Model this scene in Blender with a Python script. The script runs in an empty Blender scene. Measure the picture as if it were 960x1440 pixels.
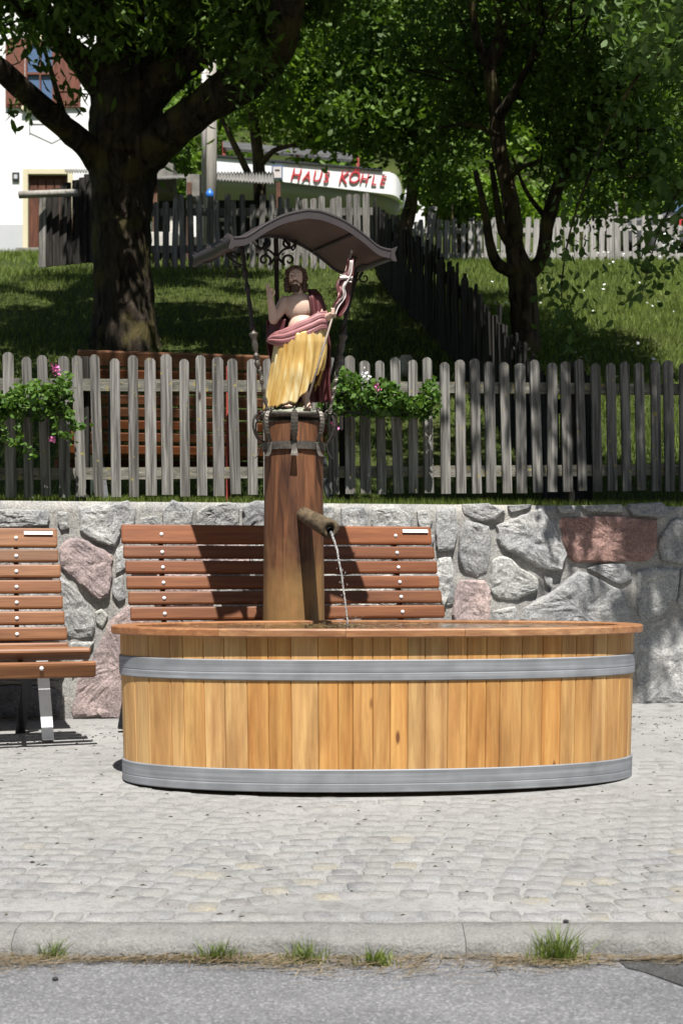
import bpy, bmesh, math, random
import numpy as np
from mathutils import Vector, Matrix, noise
random.seed(7); RNG = np.random.default_rng(11)
R = math.radians
SC = bpy.context.scene
COL = SC.collection
F, EYE = 1970.0, 0.967            # focal length in photo pixels, camera height

# ------------------------------------------------------------------ camera, sky, sun
cam = bpy.data.cameras.new('camera'); cam_o = bpy.data.objects.new('camera', cam); COL.objects.link(cam_o)
cam.sensor_fit = 'VERTICAL'; cam.sensor_height = 36; cam.lens = F / 1440 * 36
cam.shift_y = 80 / 1440
cam.clip_end = 600
cam_o.location = (0, 0, EYE); cam_o.rotation_euler = (R(90), 0, 0)
cam.dof.use_dof = True; cam.dof.focus_distance = 6.9; cam.dof.aperture_fstop = 5.0
SC.camera = cam_o
SUN_EL, SUN_AZ = 63.0, 8.0        # azimuth: degrees to the right of straight behind the camera
w = bpy.data.worlds.new('World'); SC.world = w; w.use_nodes = True
nt = w.node_tree; bg = nt.nodes['Background']; sky = nt.nodes.new('ShaderNodeTexSky')
sky.sky_type = 'NISHITA'; sky.sun_disc = False
sky.sun_elevation = R(SUN_EL); sky.sun_rotation = R(180 - SUN_AZ)
nt.links.new(sky.outputs[0], bg.inputs[0]); bg.inputs[1].default_value = 0.05
sun = bpy.data.lights.new('sun', 'SUN'); sun.energy = 5.0; sun.angle = R(0.5); sun.color = (1, .965, .91)
sun_o = bpy.data.objects.new('sun', sun); COL.objects.link(sun_o)
sv = Vector((math.sin(R(SUN_AZ)) * math.cos(R(SUN_EL)), -math.cos(R(SUN_AZ)) * math.cos(R(SUN_EL)), math.sin(R(SUN_EL))))
sun_o.rotation_euler = sv.to_track_quat('Z', 'Y').to_euler(); sun_o.location = (3, -8, 18)
SC.view_settings.view_transform = 'Standard'; SC.view_settings.look = 'None'
SC.view_settings.exposure = 0.82; SC.view_settings.gamma = 1
try:
    SC.cycles.max_bounces = 6; SC.cycles.transparent_max_bounces = 12; SC.cycles.use_denoising = True
except Exception: pass

def at(px, py, d):
    return Vector(((px - 480) / F * d, d, EYE - (py - 800) / F * d))

# ------------------------------------------------------------------ node helpers
def new_mat(name):
    m = bpy.data.materials.new(name); m.use_nodes = True
    return m, m.node_tree.nodes, m.node_tree.links, m.node_tree.nodes['Principled BSDF']
def N(ns, t, **kw):
    n = ns.new(t)
    for k, v in kw.items():
        if k in n.inputs: n.inputs[k].default_value = v
        else: setattr(n, k, v)
    return n
def ramp(ns, stops, interp='LINEAR'):
    n = ns.new('ShaderNodeValToRGB'); cr = n.color_ramp; cr.interpolation = interp
    while len(cr.elements) < len(stops): cr.elements.new(.5)
    for e, (p, c) in zip(cr.elements, stops):
        e.position = p; e.color = (c[0], c[1], c[2], 1) if not isinstance(c, (int, float)) else (c, c, c, 1)
    return n
def coords(ns, ln, scale, rnd=True):
    tc = ns.new('ShaderNodeTexCoord'); mp = ns.new('ShaderNodeMapping'); mp.inputs['Scale'].default_value = scale
    if rnd:
        oi = ns.new('ShaderNodeObjectInfo'); mu = ns.new('ShaderNodeVectorMath'); mu.operation = 'MULTIPLY_ADD'
        mu.inputs[1].default_value = (37, 91, 53)
        ln.new(oi.outputs['Random'], mu.inputs[0]); ln.new(tc.outputs['Object'], mu.inputs[2])
        ln.new(mu.outputs[0], mp.inputs[0])
    else: ln.new(tc.outputs['Object'], mp.inputs[0])
    return mp
def mixc(ns, ln, a, b, f, mode='MIX'):
    n = ns.new('ShaderNodeMix'); n.data_type = 'RGBA'; n.blend_type = mode
    for sock, v in ((n.inputs[6], a), (n.inputs[7], b), (n.inputs[0], f)):
        if isinstance(v, bpy.types.NodeSocket): ln.new(v, sock)
        elif isinstance(v, (int, float)): sock.default_value = v
        else: sock.default_value = (v[0], v[1], v[2], 1)
    return n.outputs[2]
def bump(ns, ln, src, b, strength, dist=.01):
    n = ns.new('ShaderNodeBump'); n.inputs['Strength'].default_value = strength; n.inputs['Distance'].default_value = dist
    ln.new(src, n.inputs['Height']); ln.new(n.outputs[0], b.inputs['Normal']); return n
def plain(name, c, rough=.6, metal=0, emit=None, var=.12, sc=30, bmp=.2):
    m, ns, ln, b = new_mat(name)
    mp = coords(ns, ln, (1, 1, 1)); no = N(ns, 'ShaderNodeTexNoise', Scale=sc, Detail=5.0); ln.new(mp.outputs[0], no.inputs[0])
    rp = ramp(ns, [(.3, [x * (1 - var) for x in c]), (.7, [min(1, x * (1 + var)) for x in c])]); ln.new(no.outputs[0], rp.inputs[0])
    ln.new(rp.outputs[0], b.inputs['Base Color']); b.inputs['Roughness'].default_value = rough; b.inputs['Metallic'].default_value = metal
    if bmp: bump(ns, ln, no.outputs[0], b, bmp, .004)
    return m
def wood(name, dark, light, grain=(40, 40, 2.5), rough=.6, tone=(.75, 1.15), knots=None, gloss=.3, bmp=.35, extra=None):
    """grain: noise scale per axis, small along the grain"""
    m, ns, ln, b = new_mat(name)
    mp = coords(ns, ln, grain); no = N(ns, 'ShaderNodeTexNoise', Scale=1.0, Detail=7.0, Distortion=.6); ln.new(mp.outputs[0], no.inputs[0])
    mp2 = coords(ns, ln, [g * 4 for g in grain]); n2 = N(ns, 'ShaderNodeTexNoise', Scale=1.0, Detail=4.0); ln.new(mp2.outputs[0], n2.inputs[0])
    rp = ramp(ns, [(.32, dark), (.52, [(a + c) / 2 for a, c in zip(dark, light)]), (.68, light)]); ln.new(no.outputs[0], rp.inputs[0])
    r2 = ramp(ns, [(.35, .72), (.6, 1.0)]); ln.new(n2.outputs[0], r2.inputs[0])
    col = mixc(ns, ln, rp.outputs[0], r2.outputs[0], .6, 'MULTIPLY')
    oi = ns.new('ShaderNodeObjectInfo'); mr = ns.new('ShaderNodeMapRange'); mr.inputs['To Min'].default_value, mr.inputs['To Max'].default_value = tone
    ln.new(oi.outputs['Random'], mr.inputs[0])
    hs = ns.new('ShaderNodeHueSaturation'); ln.new(col, hs.inputs['Color']); ln.new(mr.outputs[0], hs.inputs['Value'])
    fr_ = ns.new('ShaderNodeMath'); fr_.operation = 'MULTIPLY'; fr_.inputs[1].default_value = 17.3; ln.new(oi.outputs['Random'], fr_.inputs[0]); f2 = ns.new('ShaderNodeMath'); f2.operation = 'FRACT'; ln.new(fr_.outputs[0], f2.inputs[0])
    m2 = ns.new('ShaderNodeMapRange'); m2.inputs['To Min'].default_value = .495; m2.inputs['To Max'].default_value = .505; ln.new(f2.outputs[0], m2.inputs[0]); ln.new(m2.outputs[0], hs.inputs['Hue'])
    m3 = ns.new('ShaderNodeMapRange'); m3.inputs['To Min'].default_value = 1.03; m3.inputs['To Max'].default_value = .90; ln.new(f2.outputs[0], m3.inputs[0]); ln.new(m3.outputs[0], hs.inputs['Saturation'])
    col = hs.outputs[0]
    if knots:
        mk = coords(ns, ln, (7, 7, 2.2)); vo = N(ns, 'ShaderNodeTexVoronoi', Scale=1.0); ln.new(mk.outputs[0], vo.inputs[0])
        rk = ramp(ns, [(.045, 1), (.085, 0)]); ln.new(vo.outputs['Distance'], rk.inputs[0])
        col = mixc(ns, ln, col, knots, rk.outputs[0])
    if extra: col = extra(ns, ln, col)
    ln.new(col, b.inputs['Base Color']); b.inputs['Roughness'].default_value = rough
    b.inputs['Specular IOR Level'].default_value = gloss
    bump(ns, ln, n2.outputs[0], b, bmp, .004)
    return m

# ------------------------------------------------------------------ materials
M = {}
def stains(ns, ln, col):
    tc = ns.new('ShaderNodeTexCoord'); mp = ns.new('ShaderNodeMapping'); mp.inputs['Scale'].default_value = (9, 9, 1.4); ln.new(tc.outputs['Object'], mp.inputs[0])
    n = N(ns, 'ShaderNodeTexNoise', Scale=1.0, Detail=7.0, Roughness=.65); ln.new(mp.outputs[0], n.inputs[0]); r = ramp(ns, [(.36, (.66, .60, .56)), (.52, (1, 1, 1)), (.7, (1.08, 1.08, 1.1))]); ln.new(n.outputs[0], r.inputs[0])
    return mixc(ns, ln, col, r.outputs[0], .75, 'MULTIPLY')
M['tub_wood'] = wood('larch_staves', (.42, .195, .052), (.60, .345, .112), (22, 22, 1.3), .55, (.86, 1.10), knots=(.16, .06, .02), gloss=.35, bmp=.15, extra=stains)
M['rim_wood'] = wood('rim_board_wood', (.24, .10, .04), (.40, .20, .085), (4, 30, 30), .45, (.85, 1.15), gloss=.4)
M['bench_wood'] = wood('bench_slat_wood', (.130, .041, .013), (.205, .075, .024), (2.0, 40, 40), .5, (.82, 1.2), gloss=.35, bmp=.12)
M['bench_wood_worn'] = wood('worn_bench_slat_wood', (.155, .055, .018), (.27, .110, .037), (2.0, 40, 40), .5, (.8, 1.12), gloss=.35, bmp=.15)
def log_extra(ns, ln, col):
    tc = ns.new('ShaderNodeTexCoord'); se = ns.new('ShaderNodeSeparateXYZ'); ln.new(tc.outputs['Object'], se.inputs[0])
    no = N(ns, 'ShaderNodeTexNoise', Scale=5.0, Detail=4.0); ln.new(tc.outputs['Object'], no.inputs[0])
    ma = ns.new('ShaderNodeMath'); ma.operation = 'MULTIPLY_ADD'; ma.inputs[1].default_value = .6
    hz = ns.new('ShaderNodeMath'); hz.operation = 'MULTIPLY'; hz.inputs[1].default_value = .5; ln.new(se.outputs[2], hz.inputs[0])
    ln.new(no.outputs[0], ma.inputs[0]); ln.new(hz.outputs[0], ma.inputs[2])
    rp = ramp(ns, [(.66, (1, 1, 1)), (.88, (0, 0, 0))]); ln.new(ma.outputs[0], rp.inputs[0])
    return mixc(ns, ln, col, (.30, .18, .065), mixc(ns, ln, (0, 0, 0), rp.outputs[0], .65))
M['log'] = wood('oiled_log', (.040, .016, .008), (.215, .094, .041), (26, 26, 2.4), .55, (1, 1), gloss=.35, bmp=.7, extra=log_extra)
M['spout'] = wood('weathered_spout_wood', (.05, .034, .018), (.17, .118, .065), (50, 3, 50), .7, (1, 1), bmp=.8)
def lichen(ns, ln, col, th=.60):
    tc = ns.new('ShaderNodeTexCoord'); ge = ns.new('ShaderNodeNewGeometry')
    no = N(ns, 'ShaderNodeTexNoise', Scale=26.0, Detail=6.0); ln.new(ge.outputs['Position'], no.inputs[0])
    rp = ramp(ns, [(th, (0, 0, 0)), (th + .07, (1, 1, 1))]); ln.new(no.outputs[0], rp.inputs[0])
    return mixc(ns, ln, col, (.30, .25, .07), rp.outputs[0])
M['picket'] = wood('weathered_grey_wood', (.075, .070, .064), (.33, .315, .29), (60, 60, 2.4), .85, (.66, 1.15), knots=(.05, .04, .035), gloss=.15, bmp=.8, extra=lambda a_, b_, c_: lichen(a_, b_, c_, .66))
M['picket_dark'] = wood('old_dark_grey_wood', (.018, .017, .015), (.065, .06, .054), (28, 28, 1.6), .9, (.6, 1.15), gloss=.1, bmp=.8)  # grey picket wood with deep shade put into its colour
M['picket_pale'] = wood('sunbleached_wood', (.22, .21, .20), (.52, .50, .47), (60, 60, 2.4), .85, (.8, 1.12), gloss=.15, bmp=.8)  # lighter copy of the picket wood
M['rail'] = wood('lichen_rail_wood', (.10, .095, .08), (.26, .25, .21), (2, 40, 40), .9, (.9, 1.1), gloss=.1, bmp=.8, extra=lichen)
M['galv'] = None
def metal_band():
    m, ns, ln, b = new_mat('galvanised_band')
    tc = ns.new('ShaderNodeTexCoord'); mp = ns.new('ShaderNodeMapping'); mp.inputs['Scale'].default_value = (1.5, 1.5, 90)
    ln.new(tc.outputs['Object'], mp.inputs[0]); n1 = N(ns, 'ShaderNodeTexNoise', Scale=1.0, Detail=5.0); ln.new(mp.outputs[0], n1.inputs[0])
    n2 = N(ns, 'ShaderNodeTexNoise', Scale=9.0, Detail=6.0); ln.new(tc.outputs['Object'], n2.inputs[0])
    r1 = ramp(ns, [(.3, (.20, .21, .225)), (.7, (.31, .32, .34))]); ln.new(n1.outputs[0], r1.inputs[0])
    r2 = ramp(ns, [(.35, .82), (.65, 1.08)]); ln.new(n2.outputs[0], r2.inputs[0])
    ln.new(mixc(ns, ln, r1.outputs[0], r2.outputs[0], .8, 'MULTIPLY'), b.inputs['Base Color'])
    rr = ramp(ns, [(.3, .52), (.7, .72)]); ln.new(n2.outputs[0], rr.inputs[0]); ln.new(rr.outputs[0], b.inputs['Roughness'])
    b.inputs['Metallic'].default_value = .35
    bump(ns, ln, n1.outputs[0], b, .15, .002)
    return m
M['galv'] = metal_band()
M['steel'] = plain('galvanised_steel', (.80, .81, .83), .5, .15, var=.05)
M['dark_steel'] = plain('dark_steel', (.03, .032, .035), .5, .4)
M['red_steel'] = plain('red_painted_steel', (.34, .06, .045), .5, 0, var=.1)
M['iron'] = plain('wrought_iron', (.035, .028, .024), .48, .55, var=.35, sc=60, bmp=.4)
M['iron_bright'] = plain('worn_wrought_iron', (.10, .088, .074), .5, .5, var=.35, sc=60, bmp=.4)
M['canopy'] = plain('brown_sheet_metal', (.052, .043, .044), .45, .2, var=.12, sc=14, bmp=.1)
M['canopy_under'] = plain('rusty_brown_underside', (.085, .05, .038), .65, .1, var=.25, sc=6, bmp=.1)
M['skin'] = plain('painted_flesh', (.62, .43, .34), .5, var=.05, sc=20, bmp=.1)
M['hair'] = plain('painted_brown_hair', (.07, .035, .02), .6, var=.3, sc=80, bmp=.8)
M['cloak'] = plain('painted_rose_cloak', (.34, .145, .15), .5, var=.16, sc=14, bmp=.2)
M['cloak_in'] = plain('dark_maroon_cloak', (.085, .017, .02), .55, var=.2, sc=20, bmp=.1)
M['white'] = plain('white_paint', (.55, .50, .48), .5, var=.04)
def gold():
    m, ns, ln, b = new_mat('gilded_cloth')
    mp = coords(ns, ln, (12, 12, 2.5)); n = N(ns, 'ShaderNodeTexNoise', Scale=2.0, Detail=5.0); ln.new(mp.outputs[0], n.inputs[0])
    r = ramp(ns, [(.3, (.48, .27, .065)), (.5, (.66, .45, .16)), (.68, (.84, .70, .40))]); ln.new(n.outputs[0], r.inputs[0])  # palest stop puts highlights of the gilding into the colour
    ln.new(r.outputs[0], b.inputs['Base Color']); b.inputs['Roughness'].default_value = .33; b.inputs['Metallic'].default_value = .25
    bump(ns, ln, n.outputs[0], b, .3, .004); return m
M['gold'] = gold()
M['mound'] = plain('grey_green_plinth_paint', (.24, .26, .19), .7, var=.25, sc=30, bmp=.5)
M['staff'] = plain('pale_staff_wood', (.40, .33, .27), .6, var=.1)
def stone_mat(name, use_color=True, base=(.3, .3, .3), vein=True, sc=1.0, bst=1.0):
    m, ns, ln, b = new_mat(name)
    mp = coords(ns, ln, (sc, sc, sc)); n1 = N(ns, 'ShaderNodeTexNoise', Scale=5.0, Detail=9.0, Roughness=.62, Distortion=.4)
    n2 = N(ns, 'ShaderNodeTexNoise', Scale=80.0, Detail=8.0, Roughness=.75); n3 = N(ns, 'ShaderNodeTexNoise', Scale=190.0, Detail=3.0)
    for n in (n1, n2, n3): ln.new(mp.outputs[0], n.inputs[0])
    if use_color:
        oi = ns.new('ShaderNodeObjectInfo'); c = oi.outputs['Color']
    else: c = base
    r1 = ramp(ns, [(.3, (.62, .64, .68)), (.5, (.95, .95, .95)), (.7, (1.25, 1.22, 1.16))]); ln.new(n1.outputs[0], r1.inputs[0])
    r2 = ramp(ns, [(.36, .42), (.5, .95), (.62, 1.45)]); ln.new(n2.outputs[0], r2.inputs[0])
    r3 = ramp(ns, [(.36, .7), (.6, 1.12)]); ln.new(n3.outputs[0], r3.inputs[0])
    col = mixc(ns, ln, c, r1.outputs[0], .85, 'MULTIPLY'); col = mixc(ns, ln, col, r2.outputs[0], .75, 'MULTIPLY')
    col = mixc(ns, ln, col, r3.outputs[0], .6, 'MULTIPLY')
    ln.new(col, b.inputs['Base Color']); b.inputs['Roughness'].default_value = .9; b.inputs['Specular IOR Level'].default_value = .25
    add = ns.new('ShaderNodeMath'); add.operation = 'MULTIPLY_ADD'; add.inputs[1].default_value = .45
    ln.new(n2.outputs[0], add.inputs[0]); ln.new(n1.outputs[0], add.inputs[2])
    bump(ns, ln, add.outputs[0], b, bst, .06)
    return m
M['stone'] = stone_mat('rough_field_stone', bst=.62)
M['mortar'] = stone_mat('lime_mortar', False, (.37, .36, .34), sc=1.3, bst=.5)
M['sett'] = stone_mat('granite_sett', sc=1.6, bst=.5)
def dust(m):
    ns, ln = m.node_tree.nodes, m.node_tree.links; b = ns['Principled BSDF']; src = b.inputs['Base Color'].links[0].from_socket
    ge = ns.new('ShaderNodeNewGeometry'); n = N(ns, 'ShaderNodeTexNoise', Scale=13.0, Detail=8.0, Roughness=.7); ln.new(ge.outputs['Position'], n.inputs[0])
    r = ramp(ns, [(.40, (.16, .16, .16)), (.60, (.92, .92, .92))]); ln.new(n.outputs[0], r.inputs[0])
    n2 = N(ns, 'ShaderNodeTexNoise', Scale=160.0, Detail=4.0); ln.new(ge.outputs['Position'], n2.inputs[0]); r2 = ramp(ns, [(.3, (.21, .207, .198)), (.65, (.33, .326, .31))]); ln.new(n2.outputs[0], r2.inputs[0])
    ln.new(mixc(ns, ln, src, r2.outputs[0], r.outputs[0]), b.inputs['Base Color'])
dust(M['sett'])
DUST = dust
M['kerb'] = stone_mat('granite_kerb', False, (.27, .265, .25), sc=1.2, bst=.7); DUST(M['kerb'])
def ground_sand():
    m, ns, ln, b = new_mat('gritty_sand_surface')
    tc = ns.new('ShaderNodeTexCoord'); v = tc.outputs['Object']
    a = N(ns, 'ShaderNodeTexNoise', Scale=1.3, Detail=5.0); c = N(ns, 'ShaderNodeTexNoise', Scale=45.0, Detail=8.0, Roughness=.7); g = N(ns, 'ShaderNodeTexNoise', Scale=320.0, Detail=2.0)
    e = N(ns, 'ShaderNodeTexNoise', Scale=11.0, Detail=7.0, Roughness=.65)
    for n in (a, c, g, e): ln.new(v, n.inputs[0])
    r = ramp(ns, [(.3, (.262, .259, .25)), (.7, (.33, .327, .316))]); ln.new(a.outputs[0], r.inputs[0])
    r2 = ramp(ns, [(.3, .6), (.45, .95), (.7, 1.1)]); ln.new(c.outputs[0], r2.inputs[0])
    r3 = ramp(ns, [(.33, .55), (.45, 1), (.7, 1.12)]); ln.new(g.outputs[0], r3.inputs[0])
    r4 = ramp(ns, [(.38, .60), (.5, 1.0)]); ln.new(e.outputs[0], r4.inputs[0])
    col = mixc(ns, ln, r.outputs[0], r2.outputs[0], .7, 'MULTIPLY'); col = mixc(ns, ln, col, r3.outputs[0], .7, 'MULTIPLY'); col = mixc(ns, ln, col, r4.outputs[0], .5, 'MULTIPLY')
    ln.new(col, b.inputs['Base Color']); b.inputs['Roughness'].default_value = .95; b.inputs['Specular IOR Level'].default_value = .15
    ad = ns.new('ShaderNodeMath'); ad.operation = 'ADD'; ln.new(c.outputs[0], ad.inputs[0]); ln.new(e.outputs[0], ad.inputs[1])
    bump(ns, ln, ad.outputs[0], b, .7, .02); return m
M['sand'] = ground_sand()
def asphalt(name, c0, c1, fleck):
    m, ns, ln, b = new_mat(name)
    tc = ns.new('ShaderNodeTexCoord'); v = tc.outputs['Object']
    vo = N(ns, 'ShaderNodeTexVoronoi', Scale=150.0); g = N(ns, 'ShaderNodeTexNoise', Scale=300.0, Detail=3.0); a = N(ns, 'ShaderNodeTexNoise', Scale=2.5, Detail=6.0)
    for n in (vo, g, a): ln.new(v, n.inputs[0])
    r = ramp(ns, [(.3, c0), (.7, c1)]); ln.new(a.outputs[0], r.inputs[0])
    sp = ns.new('ShaderNodeSeparateColor'); ln.new(vo.outputs['Color'], sp.inputs[0])
    rf = ramp(ns, [(.0, .62), (.5, .95), (.86, 1.1), (.9, fleck)]); ln.new(sp.outputs[0], rf.inputs[0])
    r3 = ramp(ns, [(.35, .6), (.6, 1.1)]); ln.new(g.outputs[0], r3.inputs[0])
    col = mixc(ns, ln, r.outputs[0], rf.outputs[0], .85, 'MULTIPLY'); col = mixc(ns, ln, col, r3.outputs[0], .5, 'MULTIPLY')
    ln.new(col, b.inputs['Base Color']); b.inputs['Roughness'].default_value = .9; b.inputs['Specular IOR Level'].default_value = .2
    bump(ns, ln, vo.outputs['Distance'], b, .5, .004); return m
M['asphalt'] = asphalt('old_grey_asphalt', (.135, .135, .14), (.18, .18, .185), 1.6)
M['asphalt_dark'] = asphalt('dark_asphalt_patch', (.05, .05, .05), (.075, .075, .075), 1.4)
def bark(name, dark, light, moss=None):
    m, ns, ln, b = new_mat(name)
    tc = ns.new('ShaderNodeTexCoord'); mp = ns.new('ShaderNodeMapping'); mp.inputs['Scale'].default_value = (14, 14, 3.5); ln.new(tc.outputs['Object'], mp.inputs[0])
    n = N(ns, 'ShaderNodeTexNoise', Scale=1.0, Detail=8.0, Roughness=.65, Distortion=.8); ln.new(mp.outputs[0], n.inputs[0])
    r = ramp(ns, [(.35, dark), (.65, light)]); ln.new(n.outputs[0], r.inputs[0]); col = r.outputs[0]
    if moss:
        n2 = N(ns, 'ShaderNodeTexNoise', Scale=2.6, Detail=6.0); ln.new(tc.outputs['Object'], n2.inputs[0])
        r2 = ramp(ns, [(.5, (0, 0, 0)), (.62, (1, 1, 1))]); ln.new(n2.outputs[0], r2.inputs[0]); col = mixc(ns, ln, col, moss, mixc(ns, ln, (0, 0, 0), r2.outputs[0], .6))
    ln.new(col, b.inputs['Base Color']); b.inputs['Roughness'].default_value = .95; b.inputs['Specular IOR Level'].default_value = .1
    bump(ns, ln, n.outputs[0], b, 1.0, .05); return m
M['bark'] = bark('dark_rough_bark', (.010, .008, .006), (.075, .060, .045), (.12, .10, .035))
M['bark_light'] = bark('lichened_brown_bark', (.016, .012, .009), (.12, .09, .06), (.12, .11, .045))
def leaf(name, c0, c1, trans=.35, rough=.6, ns_scale=1.2):
    m, ns, ln, b = new_mat(name)
    ge = ns.new('ShaderNodeNewGeometry'); n = N(ns, 'ShaderNodeTexNoise', Scale=ns_scale, Detail=3.0); ln.new(ge.outputs['Position'], n.inputs[0])
    mx = ns.new('ShaderNodeMath'); mx.operation = 'MULTIPLY_ADD'; mx.inputs[1].default_value = .5; ln.new(ge.outputs['Random Per Island'], mx.inputs[0])
    m2 = ns.new('ShaderNodeMath'); m2.operation = 'MULTIPLY_ADD'; m2.inputs[1].default_value = .9; m2.inputs[2].default_value = -.2; ln.new(n.outputs[0], m2.inputs[0]); ln.new(m2.outputs[0], mx.inputs[2])
    r = ramp(ns, [(.1, c0), (.9, c1)]); ln.new(mx.outputs[0], r.inputs[0])
    ln.new(r.outputs[0], b.inputs['Base Color']); b.inputs['Roughness'].default_value = rough; b.inputs['Specular IOR Level'].default_value = .22
    tr = ns.new('ShaderNodeBsdfTranslucent'); ln.new(mixc(ns, ln, r.outputs[0], (1.25, 1.35, .55), 1.0, 'MULTIPLY'), tr.inputs[0])
    ms = ns.new('ShaderNodeMixShader'); ms.inputs[0].default_value = trans
    ln.new(b.outputs[0], ms.inputs[1]); ln.new(tr.outputs[0], ms.inputs[2]); ln.new(ms.outputs[0], ns['Material Output'].inputs[0])
    return m
M['leaf'] = leaf('dark_green_leaves', (.035, .070, .012), (.13, .21, .040), .30)
M['leaf_near'] = leaf('fresh_green_leaves', (.045, .09, .02), (.13, .20, .06), .3)
M['leaf_light'] = leaf('light_green_leaves', (.06, .12, .018), (.22, .33, .06), .38, ns_scale=.9)
M['leaf_hill'] = leaf('hillside_leaves', (.04, .09, .014), (.20, .30, .05), .34, ns_scale=.35)
M['leaf_pot'] = leaf('geranium_leaves', (.04, .10, .02), (.13, .22, .045), .3, ns_scale=9)
M['grass'] = leaf('grass_blades', (.045, .068, .012), (.22, .29, .06), .35, .6, 2.0)
M['straw'] = leaf('dry_straw', (.11, .08, .045), (.30, .235, .145), .15, .7, 4.0)
M['pink'] = plain('pink_petals', (.80, .22, .50), .6, var=.2)
M['white_petal'] = plain('white_petals', (.82, .80, .82), .6, var=.05)
def soil_grass():
    m, ns, ln, b = new_mat('short_lawn')
    tc = ns.new('ShaderNodeTexCoord'); a = N(ns, 'ShaderNodeTexNoise', Scale=.8, Detail=6.0); c = N(ns, 'ShaderNodeTexNoise', Scale=28.0, Detail=6.0)
    for n in (a, c): ln.new(tc.outputs['Object'], n.inputs[0])
    r = ramp(ns, [(.3, (.03, .04, .012)), (.55, (.05, .068, .018)), (.75, (.08, .08, .03))]); ln.new(a.outputs[0], r.inputs[0])
    r2 = ramp(ns, [(.3, .5), (.7, 1.3)]); ln.new(c.outputs[0], r2.inputs[0])
    ln.new(mixc(ns, ln, r.outputs[0], r2.outputs[0], .8, 'MULTIPLY'), b.inputs['Base Color']); b.inputs['Roughness'].default_value = .95; b.inputs['Specular IOR Level'].default_value = .1
    bump(ns, ln, c.outputs[0], b, .8, .05); return m
M['lawn'] = soil_grass()
def render_wall():
    m, ns, ln, b = new_mat('white_render')
    tc = ns.new('ShaderNodeTexCoord'); c = N(ns, 'ShaderNodeTexNoise', Scale=3.0, Detail=6.0); ln.new(tc.outputs['Object'], c.inputs[0])
    r = ramp(ns, [(.3, (.76, .76, .75)), (.7, (.84, .84, .83))]); ln.new(c.outputs[0], r.inputs[0]); ln.new(r.outputs[0], b.inputs['Base Color'])
    b.inputs['Roughness'].default_value = .9; return m
M['house'] = render_wall()
M['plinth'] = plain('grey_render', (.5, .51, .52), .9, var=.05, sc=3)
M['cream'] = plain('cream_paint', (.62, .56, .38), .7, var=.05)
M['brown_wood'] = wood('brown_stained_wood', (.075, .03, .018), (.17, .07, .04), (20, 20, 2), .6, (.9, 1.1))
M['brown_red'] = wood('red_brown_shutter', (.14, .045, .028), (.22, .08, .05), (20, 20, 2), .6, (.9, 1.1))
M['concrete'] = plain('weathered_concrete', (.20, .19, .17), .9, var=.3, sc=8, bmp=.6)
M['block'] = plain('pale_block', (.55, .53, .48), .9, var=.12, sc=8)
M['corrugated'] = plain('corrugated_sheet', (.17, .165, .155), .6, .2, var=.3, sc=6)
M['red_text'] = plain('red_letter_paint', (.48, .018, .03), .6, var=.03, bmp=0)
M['blue'] = plain('blue_plastic', (.03, .16, .55), .4, var=.05)
M['planter'] = plain('dark_green_planter', (.012, .018, .016), .55, var=.2)
M['soffit'] = plain('grey_soffit', (.36, .37, .37), .9, var=.04)
M['grey_beam'] = wood('grey_rail_beam', (.12, .12, .125), (.22, .22, .225), (2, 30, 30), .8, (1, 1))
M['car'] = plain('dark_grey_car_paint', (.10, .10, .11), .25, .4, var=.03, bmp=0)
M['rubber'] = plain('black_rubber', (.02, .02, .02), .8)
M['pole'] = wood('pale_pole_wood', (.26, .24, .21), (.42, .40, .36), (20, 20, 1.4), .85, (1, 1), bmp=.5)
def glassy(name, c, rough=.08):
    m, ns, ln, b = new_mat(name); b.inputs['Base Color'].default_value = (*c, 1); b.inputs['Roughness'].default_value = rough
    b.inputs['Specular IOR Level'].default_value = .9; return m
M['window_glass'] = glassy('window_glass', (.10, .16, .28))
def water(name, rough=.03, col=(.75, .85, .85), bm=.25, sc=22, vol=None):
    m, ns, ln, b = new_mat(name); b.inputs['Base Color'].default_value = (*col, 1); b.inputs['Roughness'].default_value = rough
    b.inputs['Transmission Weight'].default_value = 1; b.inputs['IOR'].default_value = 1.33
    tc = ns.new('ShaderNodeTexCoord'); n = N(ns, 'ShaderNodeTexNoise', Scale=sc, Detail=4.0); ln.new(tc.outputs['Object'], n.inputs[0])
    bump(ns, ln, n.outputs[0], b, bm, .02); return m
M['water'] = water('rippled_water', .03, (.55, .62, .55), .5, 14)
M['stream'] = water('falling_water', .12, (1, 1, 1), 1.0, 90); M['stream'].node_tree.nodes['Principled BSDF'].inputs['Transmission Weight'].default_value = .8

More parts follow.
